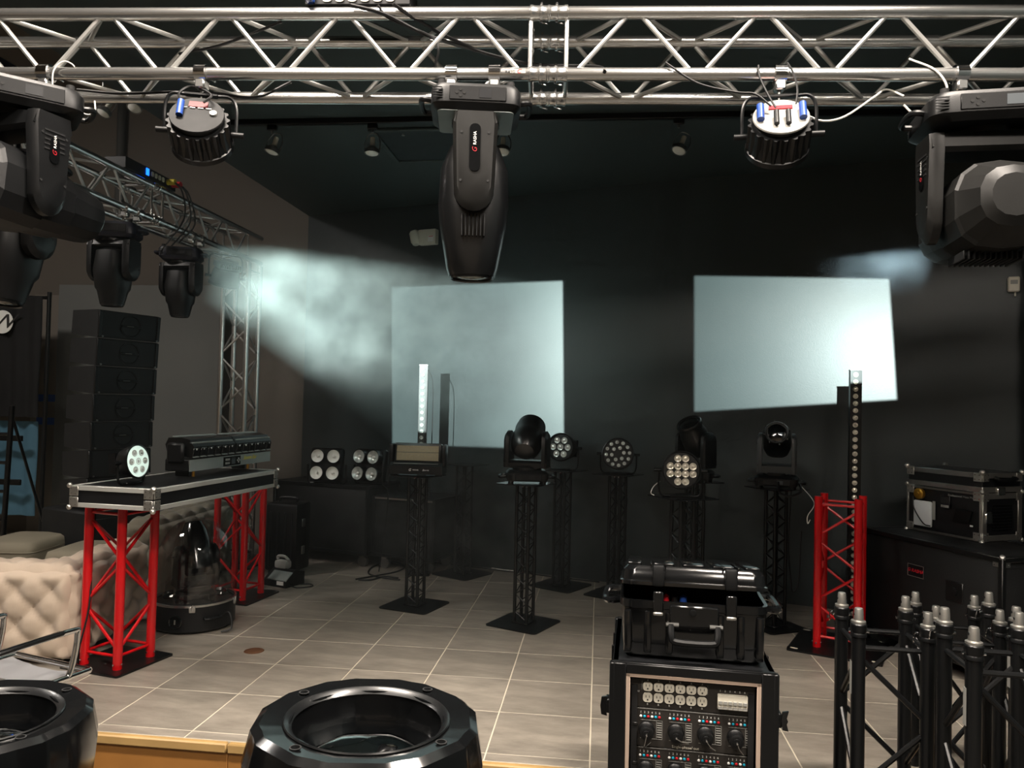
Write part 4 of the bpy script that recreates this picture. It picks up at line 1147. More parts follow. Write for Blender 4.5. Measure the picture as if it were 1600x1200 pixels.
# ================================================================ line array
axf = math.radians(-20); NV = V((math.cos(axf), math.sin(axf), 0))
q = at(178, 505, 6.25)
cw, cdp, chh = .545, .39, .216
top_z = at(170, 482, 6.25).z
names = ['topmost', 'second', 'third', 'fourth', 'fifth', 'sixth', 'lowest']
base_xy = V((q.x, q.y, 0))
for k in range(7):
    zc2 = top_z - chh / 2 - k * (chh + .006) - .03
    pos = base_xy - NV * (.012 * k) + V((0, 0, zc2))
    A = T(pos) @ RZ(axf + PI / 2) @ RX(math.radians(4 - 1.3 * k))       # local -y is the front
    t = thing('line_array_speaker', 'black line-array speaker with round driver, %s in the tall stack' % names[k], 'speaker', A, 'line-array speakers in the stack')
    h = chh / 2
    b = MB(); b.loft([[V((s * cw / 2 * q_, y, z * w_)) for s, z in ((-1, -h), (1, -h), (1, h), (-1, h))] for y, q_, w_ in ((cdp / 2, .82, .86), (-cdp / 2 + .02, 1, 1), (-cdp / 2, .985, .97))]); cb = b.done('cabinet', 'black_matte', t)
    b = MB(); b.box((0, -cdp / 2 - .002, 0), (cw - .05, .006, chh - .02), .002); b.done('grille', 'black_case', cb)
    A2 = T(.01, -cdp / 2 - .004, 0) @ RX(PI / 2)
    b = MB(A2); b.lathe([(.092, .0), (.094, .008), (.08, .009), (.074, .002)], seg=32); b.done('driver_ring', 'black_plastic', cb)
    b = MB(A2); b.lathe([(.076, .003), (.05, .001), (.02, .004), (.0001, .006)], seg=28); b.done('cone', 'black_case', cb)
    b = MB(); b.box((.01, -cdp / 2 - .016, 0), (.18, .012, .018), .004); br = b.done('bridge_bar', 'black_plastic', cb)
    b = MB(); b.box((-.01, -cdp / 2 - .0225, 0), (.06, .002, .004)); b.done('name_strip', 'grey_print', br)
    for s in (-1, 1):
        b = MB(); b.box((s * (cw / 2 - .012), -cdp / 2 - .004, 0), (.03, .02, chh - .012), .004); b.done('rigging_plate', 'black_metal', cb)
        rod('pin', (s * (cw / 2 - .03), -cdp / 2 - .012, -h + .012), (s * (cw / 2 - .03), -cdp / 2 - .024, -h + .012), .007, 'steel', cb, 8)
bot = top_z - .03 - 7 * (chh + .006) - .02
pos = base_xy - NV * .09
t = thing('subwoofer', 'black subwoofer cabinet carrying the tall speaker stack', 'speaker', T(pos) @ RZ(axf + PI / 2))
b = MB(); b.box((0, 0, (bot - .0) / 2 + .03), (.62, .56, bot - .06), .015); b.done('cabinet', 'black_matte', t)
b = MB(); b.box((0, -.285, bot / 2 + .02), (.54, .01, bot - .16), .004); b.done('grille', 'black_case', t)
for sx in (-1, 1):
    for sy in (-1, 1):
        b = MB(); b.cyl((sx * .25 - .015, sy * .2, .03), (sx * .25 + .015, sy * .2, .03), .03); b.done('caster', 'rubber', t)

# ================================================================ black cases at the back left, blinders on top
def case_box(name, label, A, w, d, h, wheels=.0, m='black_case', trim='black_metal', balls=False, cat='road case'):
    t = thing(name, label, cat, A)
    z0 = wheels
    b = MB(); b.box((0, 0, z0 + h / 2), (w, d, h), .012, seg=2); b.done('shell', m, t)
    for sx in (-1, 1):
        for sy in (-1, 1):
            b = MB(); b.box((sx * w / 2, sy * d / 2, z0 + h / 2), (.03, .03, h), .004); b.done('edge_profile', trim, t)
            if wheels:
                b = MB(); b.cyl((sx * (w / 2 - .08), sy * (d / 2 - .08) - .018, wheels * .42), (sx * (w / 2 - .08), sy * (d / 2 - .08) + .018, wheels * .42), wheels * .42, seg=20); wh = b.done('caster', 'steel', t)
                b = MB(); b.box((sx * (w / 2 - .08), sy * (d / 2 - .08), wheels * .85), (.06, .06, wheels * .3), .004); b.done('caster_plate', 'alu_dull', wh)
        for z in (z0 + .012, z0 + h - .012):
            b = MB(); b.box((sx * w / 2, 0, z), (.03, d, .03), .004); b.done('edge_profile', trim, t)
    for sy in (-1, 1):
        for z in (z0 + .012, z0 + h - .012):
            b = MB(); b.box((0, sy * d / 2, z), (w, .03, .03), .004); b.done('edge_profile', trim, t)
    return t
qc0 = at(446, 880, 7.0); fA = on_z(575, 893); 
# case corner nearest the caster at px 570
cq = on_z(572, 887); crz = -.28
w_, d_ = 1.05, .55
cen = V((cq.x, cq.y, 0)) + RZ(crz) @ V((-w_ / 2 + .02, d_ / 2 - .04, 0))
hcase = on_z(500, 757, .0).z
ztop = at(510, 757, (cq - CAM).dot(fw) + .1).z
casz = T(cen) @ RZ(crz)
case_box('road_case', 'big black road case on casters carrying the blinder lamps', casz, w_, d_, ztop - .12, .12)
cq2 = cen + RZ(crz) @ V((w_ / 2 + .36, .02, 0))
case_box('road_case', 'black ribbed road case between the blinder case and the strobe stand', T(cq2) @ RZ(crz), .62, .5, ztop - .2, .12, trim='black_plastic')
o = bpy.data.objects[-1] if False else None
b = MB(T(cq2) @ RZ(crz)); b.box((0, -.26, ztop - .095), (.6, .012, .02), .003); tag(b.done('case_strip', 'alu_dull'), 'thin pale strip along the top edge of the ribbed black case', 'strip')
def blinder(label, px, py, rz, tiltx, lampm, S=1.0, proud=.03):
    q = at(px, py, (cq - CAM).dot(fw) + .12); q.z = ztop + .004
    t = thing('blinder_lamp', label, 'blinder light', T(q.x, q.y, q.z) @ RZ(rz), 'four-eyed blinder lamps')
    w = .30 * S
    A = T(0, 0, .18) @ RX(tiltx)
    b = MB(A); b.box((0, .04, 0), (w, .07, w), .015); fr_ = b.done('frame', 'black_metal', t)
    for s in (-1, 1):
        b = MB(); b.path([(s * w * .35, .05, .006), (s * w * .58, .05, .008), (s * w * .6, .04, .1), (s * w * .6, .03, .18)], .009, 6, 5); b.done('bracket', 'black_metal', t)
    b = MB(); b.box((0, .05, .006), (w * .8, .05, .012), .003); b.done('bracket_foot', 'black_metal', t)
    for sx in (-1, 1):
        for sz in (-1, 1):
            C = A @ T(sx * w * .25, .005, sz * w * .25) @ RX(PI / 2)
            b = MB(C); b.lathe([(.064 * S, -.03), (.066 * S, proud), (.060 * S, proud + .004), (.058 * S, proud)], seg=28); can = b.done('lamp_can', 'black_plastic' if proud < .05 else 'black_metal', fr_)
            b = MB(C); b.lathe([(.058 * S, proud), (.045 * S, proud - .016), (.02 * S, proud - .026), (.0001, proud - .028)], seg=28); b.done('reflector', lampm, can)
            b = MB(C); b.lathe([(.012, proud - .026), (.014, proud - .012), (.008, proud - .004), (.0001, proud - .002)], seg=14); b.done('bulb', 'lamp_white', can)
blinder('four-eyed blinder lamp on the black road case, flat-fronted left one', 508, 757, -.02, -.12, 'lamp_white', 1.04)
blinder('four-eyed blinder lamp on the black road case, right one with long lamp cans', 576, 757, -.3, -.12, 'lens_clear', 1.04, .075)
# wheeled hard case by the red leg
q = on_z(440, 903)
t = thing('trolley_case', 'black wheeled hard case standing behind the far red leg', 'suitcase', T(q.x - .02, q.y + .16, 0) @ RZ(-.1))
hh_ = at(440, 787, (q - CAM).dot(fw)).z
b = MB(); b.box((0, 0, hh_ / 2 + .02), (.30, .26, hh_ - .05), .025, seg=2); b.done('shell', 'black_plastic', t)
for x in (-.1, -.03, .04, .11):
    b = MB(); b.box((x, -.133, hh_ / 2), (.02, .012, hh_ - .16), .005); b.done('rib', 'black_plastic', t)
b = MB(); b.path([(-.08, 0, hh_ - .01), (-.075, 0, hh_ + .03), (.075, 0, hh_ + .03), (.08, 0, hh_ - .01)], .012, 8, 4); b.done('handle', 'black_plastic', t)
for z in (hh_ * .35, hh_ * .72):
    b = MB(); b.box((.155, -.02, z), (.014, .05, .07), .004); b.done('latch', 'alu_dull' if z < .4 else 'steel', t)
for s in (-1, 1):
    b = MB(); b.cyl((s * .1 - .015, -.09, .03), (s * .1 + .015, -.09, .03), .03); b.done('wheel', 'rubber', t)
# small grey machine with a jug and its cable on the floor
q = on_z(436, 917)
t = thing('bubble_machine', 'small grey machine with a white jug handle on the floor by the far red leg', 'machine', T(q.x, q.y + .1, 0) @ RZ(-.35))
b = MB(); b.loft([[V((x, y, z)) for y, z in ((-.11, .0), (.11, .0), (.11, .1), (.0, .13), (-.11, .05))] for x in (-.12, .12)]); b.done('body', 'black_plastic', t)
b = MB(); b.box((.02, -.07, .085), (.2, .1, .012), .004, M=T(0, -.07, .085) @ RX(.62) @ T(0, .07, -.085)); b.done('lid', 'silver_face', t)
b = MB(); b.box((-.045, .03, .155), (.13, .08, .07), .02, seg=2); b.done('jug', 'white_plastic', t)
b = MB(); b.path([(-.1, .03, .19), (-.1, .03, .215), (-.03, .03, .22), (.02, .03, .19)], .012, 8, 4); b.done('jug_handle', 'white_plastic', t)
b = MB(); b.box((.06, -.112, .035), (.07, .004, .03)); b.done('label_plate', 'white_print', t)
cable('black cable curling from the small grey machine', [V((q.x + .08, q.y, .02)), V((q.x + .16, q.y - .02, .006)), V((q.x + .26, q.y + .05, .006)), V((q.x + .22, q.y + .12, .006)), V((q.x + .14, q.y + .1, .006))], .005)

# ================================================================ right: big road case with haze machine case
pa = on_z(1353, 825, .757); pb = on_z(1566, 872, .757)
dv = (pb - pa); dv.z = 0; ln = dv.length; dv.normalize(); nv = V((-dv.y, dv.x, 0))
rz_c = math.atan2(dv.y, dv.x)
cen = (pa + pb) / 2 + nv * .26; cen.z = 0
if nv.x < 0: cen = (pa + pb) / 2 - nv * .26
t = case_box('road_case', 'big black road case at the right below the haze machine', T(cen.x, cen.y, 0) @ RZ(rz_c), ln, .52, .757 - .09, .09)
b = MB(); b.box((-ln * .08, -.262, .56), (.125, .004, .075)); lb = b.done('badge', 'screen_dark', t)
for s in (-1, 1):
    b = MB(); b.box((-ln * .08, -.2645, .56 + s * .0365), (.125, .003, .003)); b.done('badge_edge', 'alu_dull', lb)
    b = MB(); b.box((-ln * .08 + s * .061, -.2645, .56), (.003, .003, .073)); b.done('badge_edge', 'alu_dull', lb)
text('G RASHA', .03, 'red', t, T(-ln * .08, -.2655, .56) @ FRONT, shear=.2)
b = MB(); b.box((ln * .2, -.264, .5), (.12, .008, .12), .004); lt = b.done('latch_dish', 'black_metal', t)
rod('latch_knob', (ln * .2, -.268, .5), (ln * .2, -.276, .5), .025, 'black_plastic', lt, 14)
case_corner(t, (ln / 2, -.26, .757), 1, -1, 1, .025, 'steel')
p1_ = on_z(1417, 826, .757); p2_ = on_z(1534, 848, .757)
dv = p2_ - p1_; dv.z = 0; fl_ = dv.length; dv.normalize(); rzf = math.atan2(dv.y, dv.x)
nv = V((-dv.y, dv.x, 0)); dpt = .36
cenf = (p1_ + p2_) / 2 + nv * dpt / 2
if cenf.x < p1_.x: cenf = (p1_ + p2_) / 2 - nv * dpt / 2
t = thing('haze_machine', 'haze machine built into a black flight case with silver edges', 'haze machine', T(cenf.x, cenf.y, .7585) @ RZ(rzf))
w2, d2, hb, hl = fl_ / 2, dpt / 2, .30, .125
b = MB(); b.box((0, 0, hb / 2), (fl_ - .01, dpt - .01, hb - .004), .004); b.done('shell', 'black_laminate', t)
b = MB(); b.box((0, 0, hb + hl / 2 + .002), (fl_ - .01, dpt - .01, hl - .006), .004); b.done('lid', 'black_laminate', t)
for s in (-1, 1):
    b = MB(); b.box((s * (w2 - .008), -d2 - .001, hb / 2), (.014, .008, hb), .001); b.done('edge_profile', 'alu_dull', t)
    for z in (.008, hb - .008):
        b = MB(); b.box((0, -d2 - .001, z), (fl_, .008, .014), .001); b.done('edge_profile', 'alu_dull', t)
    for z in (hb + .02, hb + hl - .018):
        b = MB(); b.box((0, s * (d2 + .0), z), (fl_, .008, .034), .002); b.done('edge_profile', 'alu', t)
        b = MB(); b.box((s * w2, 0, z), (.008, dpt, .034), .002); b.done('edge_profile', 'alu_dull', t)
    for z in (.02, hb - .02):
        b = MB(); b.box((s * (w2 + .001), 0, z), (.008, dpt, .036), .002); b.done('edge_profile', 'alu_dull', t)
    for y in (-d2 + .02, d2 - .02):
        b = MB(); b.box((s * (w2 + .001), y, hb / 2), (.008, .036, hb - .07), .002); b.done('edge_profile', 'alu_dull', t)
    for sy in (-1, 1):
        case_corner(t, (s * w2, sy * d2, hb + hl), s, sy, 1, .026)
        case_corner(t, (s * w2, sy * d2, hb + .004), s, sy, 1, .02)
        case_corner(t, (s * w2, sy * d2, .0), s, sy, -1, .022)
b = MB(); b.box((w2 + .006, -.02, hb + .01), (.014, .07, .05), .004); l = b.done('butterfly_latch', 'chrome', t)
b = MB(); b.box((w2 + .006, -d2 + .05, hb * .5), (.016, .06, .08), .006); b.done('butterfly_latch', 'chrome', t)
b = MB(); b.path([(w2 + .01, -.08, hb + hl * .75), (w2 + .04, -.07, hb + hl * .7), (w2 + .04, .07, hb + hl * .7), (w2 + .01, .08, hb + hl * .75)], .012, 8, 4); b.done('handle', 'black_plastic', t)
for k in range(9):
    b = MB(); b.box((w2 + .001, .0, .07 + k * .019), (.004, .18, .007)); b.done('vent_slat', 'black_metal', t)
fy = -d2 - .006
b = MB(); b.box((-w2 * .52, fy - .002, hb * .40), (w2 * .50, .018, hb * .56), .012, seg=2); fb_ = b.done('fluid_bottle', 'fluid', t)
b = MB(T(-w2 * .6, fy - .01, hb * .83) @ RX(PI / 2)); b.lathe([(.036, -.012), (.036, .01), (.028, .014), (.012, .014), (.01, .02), (.0001, .02)], seg=20); b.done('nozzle', 'brass', t)
b = MB(); b.path([(-w2 * .78, fy - .01, hb * .76), (-w2 * .72, fy - .02, hb * .5), (-w2 * .45, fy - .022, hb * .2), (-w2 * .28, fy - .012, hb * .16)], .004, 6, 4); b.done('hose', 'cable_black', t)
b = MB(); b.box((-w2 * .22, fy + .0, hb * .5), (w2 * .07, .004, hb * .4)); b.done('level_gauge', 'grey_print', t)
b = MB(); b.box((w2 * .08, fy, hb * .72), (w2 * .26, .006, hb * .28), .003); ds = b.done('control_panel', 'screen_dark', t)
b = MB(); b.box((w2 * .08, fy - .0035, hb * .765), (w2 * .2, .002, hb * .13)); b.done('display', 'dark_print', ds)
for k in range(4):
    b = MB(); b.box((w2 * (-.0 + .055 * k), fy - .004, hb * .63), (w2 * .04, .004, hb * .05)); b.done('button', 'grey_print', ds)
text('Professional Haze Machine', .020, 'grey_print', t, T(w2 * .56, fy - .001, hb * .88) @ FRONT)
b = MB(); b.prism([(w2 * .28, hb * .34), (w2 * .7, hb * .34), (w2 * .78, hb * .6), (w2 * .38, hb * .6)], fy * -1 - .004, fy * -1 + .004, M=FRONT); b.done('outlet_flap', 'black_metal', t)
b = MB(); b.box((w2 * .76, fy, hb * .3), (w2 * .07, .003, .01)); b.done('print', 'white_print', t)
b = MB(); b.box((-w2 - .012, -d2 + .03, hb * .55), (.03, .04, .05), .006); b.done('side_clip', 'black_metal', t)
# ================================================================ power rack and hard case in front
rzR = math.radians(-3.0)
ql = at(957, 1033, 2.70)
zr = ql.z
wR, dR = .552, .56
oR = V((ql.x, ql.y, 0))
RM = T(oR.x, oR.y, LOW - .018) @ RZ(rzR)
hR = zr - LOW + .018
t = thing('power_rack', 'black power distribution rack case with outlets and round connectors', 'rack', RM)
# local origin: front lower left corner; x to the right, y into depth
for x in (.012, wR - .012):
    b = MB(); b.box((x, dR / 2, hR / 2 + .05), (.024, dR, hR - .1), .004); b.done('side_wall', 'black_laminate', t)
b = MB(); b.box((wR / 2, dR / 2, hR - .012), (wR, dR, .024), .004); b.done('top', 'black_laminate', t)
b = MB(); b.box((wR / 2, dR / 2, .11), (wR, dR, .024), .004); b.done('bottom', 'black_laminate', t)
b = MB(); b.box((wR / 2, dR - .012, hR / 2 + .05), (wR - .05, .02, hR - .15)); b.done('back_wall', 'black_matte', t)
# black front frame
for x in (.024, wR - .024):
    b = MB(); b.box((x, -.006, hR / 2 + .05), (.048, .016, hR - .1), .003); b.done('front_frame', 'black_metal', t)
b = MB(); b.box((wR / 2, -.006, hR - .017), (wR - .096, .016, .034), .003); b.done('front_frame', 'black_metal', t)
# bright aluminium inner trim
mat('rose_alu', 'd9c2b0', .35, .5)
for x in (.056, wR - .056):
    b = MB(); b.box((x, -.004, hR / 2 + .045), (.014, .014, hR - .16), .002); b.done('inner_trim', 'rose_alu', t)
b = MB(); b.box((wR / 2, -.004, hR - .040), (wR - .126 + .028, .014, .014), .002); b.done('inner_trim', 'rose_alu', t)
for sx, x in ((-1, 0), (1, wR)):
    for y in (.0, dR):
        b = MB(); b.box((x, y, hR / 2 + .05), (.018, .03, hR - .1), .003); b.done('edge_profile', 'black_metal', t)
    for y in (.22, .38):
        b = MB(); b.box((x + sx * .004, y, hR - .1), (.012, .012, .18), .002); b.done('side_rib', 'black_metal', t)
    b = MB(); b.box((x + sx * .012, .03, hR - .16), (.02, .05, .05), .004); lt = b.done('butterfly_latch', 'black_metal', t)
    b = MB(T(x + sx * .03, .01, hR - .16)); b.prism([(-.006, -.03), (.014, -.034), (.008, -.01), (.012, 0), (.008, .01), (.014, .034), (-.006, .03), (-.01, 0)], -.004, .004, M=RX(PI / 2)); b.done('latch_wing', 'black_gloss', lt)
for y in (0, dR):
    b = MB(); b.box((wR / 2, y, hR - .002), (wR, .02, .012), .002); b.done('top_edge', 'black_metal', t)
for y in (.1, .45):
    for x in (.08, wR - .08):
        b = MB(); b.cyl((x - .018, y, .05), (x + .018, y, .05), .05, seg=20); wh = b.done('caster', 'rubber', t)
        b = MB(); b.box((x, y, .094), (.07, .07, .012), .002); b.done('caster_plate', 'steel', wh)
px0, px1 = .066, wR - .066
pw = px1 - px0
FZ = -.0         # face plane y
def plate(z0, z1, nm):
    b = MB(); b.box(((px0 + px1) / 2, .018, (z0 + z1) / 2), (pw, .006, z1 - z0 - .002), .001); return b.done(nm, 'panel_dark', t)
mat('panel_dark', '2a2724', .5, var=.08)
Z = hR - .056
panA = plate(Z - .100, Z, 'outlet_panel')
panB = plate(Z - .235, Z - .100, 'connector_panel')
panC = plate(Z - .37, Z - .235, 'connector_panel')
panD = plate(Z - .57, Z - .37, 'blank_panel')
yf = .0148
def fbox(c, s, nm, m, par_, b_=0.0):
    q = MB(); q.box(c, s, b_); return q.done(nm, m, par_)
fbox((px0 + .013, .012, hR / 2 + .02), (.02, .012, hR - .2), 'rack_rail', 'black_matte', t)
fbox((px1 - .013, .012, hR / 2 + .02), (.02, .012, hR - .2), 'rack_rail', 'black_matte', t)
# duplex outlets: 6 x 2
b = MB(); b.prism(rrect(.033, .031, .011), 0, .005); OUT = b.done('outlet', 'offwhite'); om = OUT.data; bpy.data.objects.remove(OUT)
b = MB(); b.box((0, 0, 0), (.0018, .001, .008)); SL = b.done('slot', 'dark_print'); sm = SL.data; bpy.data.objects.remove(SL)
b = MB(); b.box((0, 0, 0), (.005, .001, .005)); SL = b.done('slot', 'dark_print'); sm2 = SL.data; bpy.data.objects.remove(SL)
for i in range(6):
    for jz in range(2):
        x = px0 + .058 + i * .0372; z = Z - .026 - jz * .038
        o = bpy.data.objects.new('outlet', om); COL.objects.link(o); o.parent = panA; o.matrix_local = T(x, yf, z) @ FRONT
        for dx, dz, mm in ((-.006, .004, sm), (.006, .004, sm), (0, -.0075, sm2)):
            s_ = bpy.data.objects.new('slot', mm); COL.objects.link(s_); s_.parent = o
            s_.matrix_local = T(dx, dz, .0052) @ RX(-PI / 2)
    text('A', .009, 'white_print', panA, T(px0 + .058 + i * .0372, yf - .0005, Z - .006) @ FRONT)
    text('B', .009, 'white_print', panA, T(px0 + .058 + i * .0372, yf - .0005, Z - .088) @ FRONT)
text('110V', .010, 'white_print', panA, T(px0 + .02, yf - .0005, Z - .046) @ FRONT)
for x in (px0 + .038, px0 + .262):
    fbox((x, yf - .0005, Z - .024), (.0012, .001, .03), 'line', 'grey_print', panA)
# breakers
bb = fbox((px0 + .345, yf - .006, Z - .056), (.1, .016, .05), 'breaker_block', 'offwhite', panA, .002)
for i in range(6):
    x = px0 + .345 - .041 + i * .0164
    fbox((x, yf - .0165, Z - .056), (.0125, .006, .010), 'breaker_toggle', 'grey_print', bb)
    fbox((x, yf - .0145, Z - .074), (.0135, .004, .008), 'breaker_foot', 'white_plastic', bb)
    text(str(i + 1), .009, 'white_print', panA, T(x, yf - .0005, Z - .022) @ FRONT)
b = MB(T(0, 0, 0)); b.lathe([(.0045, 0), (.0045, .002), (.002, .0035), (.0001, .0035)], seg=12); o = b.done('led', 'white_print'); ledm = {}
for nm in ('white_print', 'blue_dot', 'red'):
    me = o.data.copy(); me.materials.clear(); me.materials.append(MATS[nm]); ledm[nm] = me
bpy.data.objects.remove(o)
b = MB(); b.lathe([(.026, 0), (.028, .004), (.028, .016), (.024, .02), (.021, .034), (.023, .036), (.023, .05), (.017, .053), (.013, .053), (.012, .058), (.0001, .058)], seg=28); o = b.done('connector', 'black_plastic'); com = o.data; bpy.data.objects.remove(o)
for row, pan in ((0, panB), (1, panC)):
    zt_ = Z - .100 - row * .135
    fbox(((px0 + px1) / 2, yf - .0005, zt_ - .004), (pw - .03, .001, .0012), 'line', 'grey_print', pan)
    for k in range(4):
        xc = px0 + .06 + k * .1
        cols = ['white_print', 'blue_dot', 'red', 'white_print', 'blue_dot', 'red']
        for i in range(6):
            x = xc - .024 + i * .0128
            text(str(i + 1), .010, 'white_print', pan, T(x, yf - .0005, zt_ - .017) @ FRONT)
            o = bpy.data.objects.new('indicator', ledm[cols[i]]); COL.objects.link(o); o.parent = pan; o.matrix_local = T(x, yf, zt_ - .031) @ FRONT
        o = bpy.data.objects.new('connector', com); COL.objects.link(o); o.parent = pan; o.matrix_local = T(xc - .004, yf, zt_ - .072) @ FRONT
        rod('chain_stud', (xc - .004, yf - .058, zt_ - .072), (xc - .004, yf - .066, zt_ - .072), .003, 'alu', o, 8).parent = pan
        ang = [-.2, 1.1, .7, .5, -.1, .1, .3, -.1][row * 4 + k]
        b = MB(); b.path([(xc - .004, yf - .064, zt_ - .073), (xc - .004 + .02 * math.sin(ang), yf - .058, zt_ - .073 - .025 * math.cos(ang)), (xc - .004 + .045 * math.sin(ang) + .003, yf - .04, zt_ - .073 - .05 * math.cos(ang)), (xc + .012, yf - .004, zt_ - .118)], .0014, 5, 4); b.done('lanyard', 'alu_dull', pan)
        for z0, x0, sx_, sz_ in ((zt_ - .043, xc + .012, .076, .0012), (zt_ - .107, xc + .012, .076, .0012)):
            fbox((x0, yf - .0005, z0), (sx_, .001, sz_), 'line', 'grey_print', pan)
        fbox((xc + .05, yf - .0005, zt_ - .075), (.0012, .001, .064), 'line', 'grey_print', pan)
        fbox((xc + .030, yf - .0005, zt_ - .075), (.0012, .001, .064), 'line', 'grey_print', pan)
        for i in range(7):
            fbox((xc + .040, yf - .0005, zt_ - .051 - i * .008), (.016, .001, .003), 'print_row', 'grey_print', pan)
    fbox((px0 + .017, yf - .006, zt_ - .057), (.018, .01, .012), 'switch', 'grey_plastic', pan, .002)
text('Single-phase/ out', .0135, 'offwhite', panB, T(px0 + .19, yf - .0005, Z - .227) @ FRONT)

# hard case on top, lid ajar, tools inside
CM = RM @ T(.02, .04, hR + .004)
t = thing('tool_case', 'glossy black hard tool case on the rack with its lid ajar', 'hard case', CM)
cw_, cd_, ch_ = .515, .42, .205
b = MB()
def rr3(z, w, d, r): return [V((x + cw_ / 2, y + cd_ / 2, z)) for x, y in rrect(w, d, r, 5)]
th = .012
b.loft([rr3(0.004, cw_ - .05, cd_ - .05, .03), rr3(.016, cw_ - .03, cd_ - .03, .04), rr3(ch_ - .03, cw_ - .012, cd_ - .012, .045), rr3(ch_ - .026, cw_, cd_, .05), rr3(ch_, cw_, cd_, .05), rr3(ch_, cw_ - 2 * th, cd_ - 2 * th, .04), rr3(.03, cw_ - .06, cd_ - .06, .03)])
b.done('body', 'black_gloss', t)
LM = T(0, cd_, ch_ + .004) @ RX(-.12) @ T(0, -cd_, 0)     # hinge at the back, front edge raised
def lr(z, w, d, r): return [LM @ V((x + cw_ / 2, y + cd_ / 2, z)) for x, y in rrect(w, d, r, 5)]
b = MB(); b.loft([lr(.0, cw_ - 2 * th, cd_ - 2 * th, .04), lr(.0, cw_ + .004, cd_ + .004, .05), lr(.012, cw_ + .004, cd_ + .004, .05), lr(.016, cw_ - .012, cd_ - .012, .045), lr(.05, cw_ - .02, cd_ - .02, .045), lr(.066, cw_ - .05, cd_ - .05, .04)])
lid = b.done('lid', 'black_gloss', t)
for x in (.05, .155, .26, .365, .465):
    b = MB(LM); b.box((x, cd_ / 2, .068), (.05 if x in (.05, .465) else .075, cd_ - .1, .014), .006, seg=2); b.done('lid_rib', 'black_gloss', lid)
for x in (.135, .385):
    b = MB(LM); b.box((x, .0, .035), (.042, .03, .075), .008, seg=2); lt = b.done('latch', 'black_plastic', lid)
    b = MB(); b.box((x, -.012, ch_ - .0), (.036, .012, .075), .004); b.done('latch_hook', 'black_gloss', lt)
    b = MB(); b.box((x, -.016, ch_ - .04), (.034, .012, .012), .003); b.done('latch_tip', 'alu_dull', lt)
    for s in (-1, 1):
        b = MB(LM); b.box((x + s * .025, cd_ / 2 - .1, .071), (.006, cd_ - .2, .012), .002); b.done('strap_rib', 'black_gloss', lid)
for x in (.03, .1, .175, .35, .42, .485):
    b = MB(); b.box((x, .008, ch_ * .45), (.026, .02, ch_ * .75), .008, seg=2); b.done('body_rib', 'black_gloss', t)
b = MB(); b.box((.26, -.002, ch_ - .045), (.17, .016, .075), .006); hp = b.done('front_plate', 'black_gloss', t)
b = MB(T(.255, -.012, ch_ - .03) @ RX(PI / 2)); b.lathe([(.012, 0), (.012, .003), (.009, .004), (.0001, .003)], seg=20); b.done('valve', 'black_plastic', hp)
b = MB(); b.path([(.18, -.012, ch_ - .075), (.182, -.03, ch_ - .11), (.2, -.034, ch_ - .128), (.32, -.034, ch_ - .128), (.338, -.03, ch_ - .11), (.34, -.012, ch_ - .075)], .012, 8, 4); b.done('handle', 'black_plastic', t)
for x in (.185, .335):
    rod('handle_pin', (x - .022, -.014, ch_ - .075), (x + .022, -.014, ch_ - .075), .007, 'steel', t, 8)
for s, x in ((-1, 0), (1, cw_)):
    b = MB(); b.path([(x, .12, ch_ - .03), (x + s * .05, .125, ch_ - .035), (x + s * .05, .3, ch_ - .035), (x, .305, ch_ - .03)], .013, 8, 4); b.done('side_handle', 'black_gloss', t)
for lab, x, m_, r in (('red tool handle sticking out inside the open tool case', .165, 'red', .011), ('blue cap inside the open tool case', .225, 'blue', .014), ('grey tool handle inside the open tool case', .195, 'grey_plastic', .012)):
    q = CM @ V((x, .06, .034))
    b = MB(T(q)); b.lathe([(.0001, 0), (r * .8, 0), (r, .01), (r, .15), (r * .9, .178), (.0001, .186)], seg=14); tag(b.done('tool', m_), lab, 'tool')

# ================================================================ power boxes on the trusses
def power_box(label, M, w, n, m='black_metal'):
    t = thing('power_box', label, 'power box', M)
    b = MB(); b.box((0, 0, .05), (w, .14, .1), .004); b.done('housing', m, t)
    for i in range(n):
        for k in range(2):
            o = bpy.data.objects.new('outlet', om); COL.objects.link(o); o.parent = t; o.matrix_local = T(-w / 2 + .09 + i * .05, -.0715, .026 + k * .042) @ FRONT @ Mx.Diagonal((1.05, 1.05, 1, 1))
    b = MB(); b.box((-w / 2 + .025, -.09, .03), (.032, .05, .055), .006); b.done('plug', 'blue', t)
    return t
q = on_front(560, 20); q.z = TZ1 + .0255
power_box('black power box with white outlets lying on top of the front truss', T(q) @ RZ(math.atan2(fdir.y, fdir.x)) @ T(0, .05, 0), .42, 6)
q = V((-3.38 + .06, side_y(205) , TZ1 + .0255))
t = thing('power_box', 'slim black power box with a blue light on top of the side truss', 'power box', T(q) @ RZ(PI / 2))
b = MB(); b.box((0, 0, .04), (.62, .16, .08), .004); b.done('housing', 'black_metal', t)
b = MB(); b.box((-.06, -.082, .045), (.035, .006, .05), .002); b.done('indicator', 'blue_led', t)
for k in range(4):
    b = MB(T(.0 + k * .045, -.081, .045) @ FRONT); b.prism(rrect(.03, .034, .01), 0, .004); b.done('outlet', 'offwhite', t)
b = MB(); b.cyl((.2, -.08, .045), (.2, -.14, .045), .022); b.done('plug', 'yellow', t)
b = MB(); b.cyl((.26, -.08, .045), (.26, -.15, .04), .024); b.done('plug', 'red', t)
pt = t.matrix_world

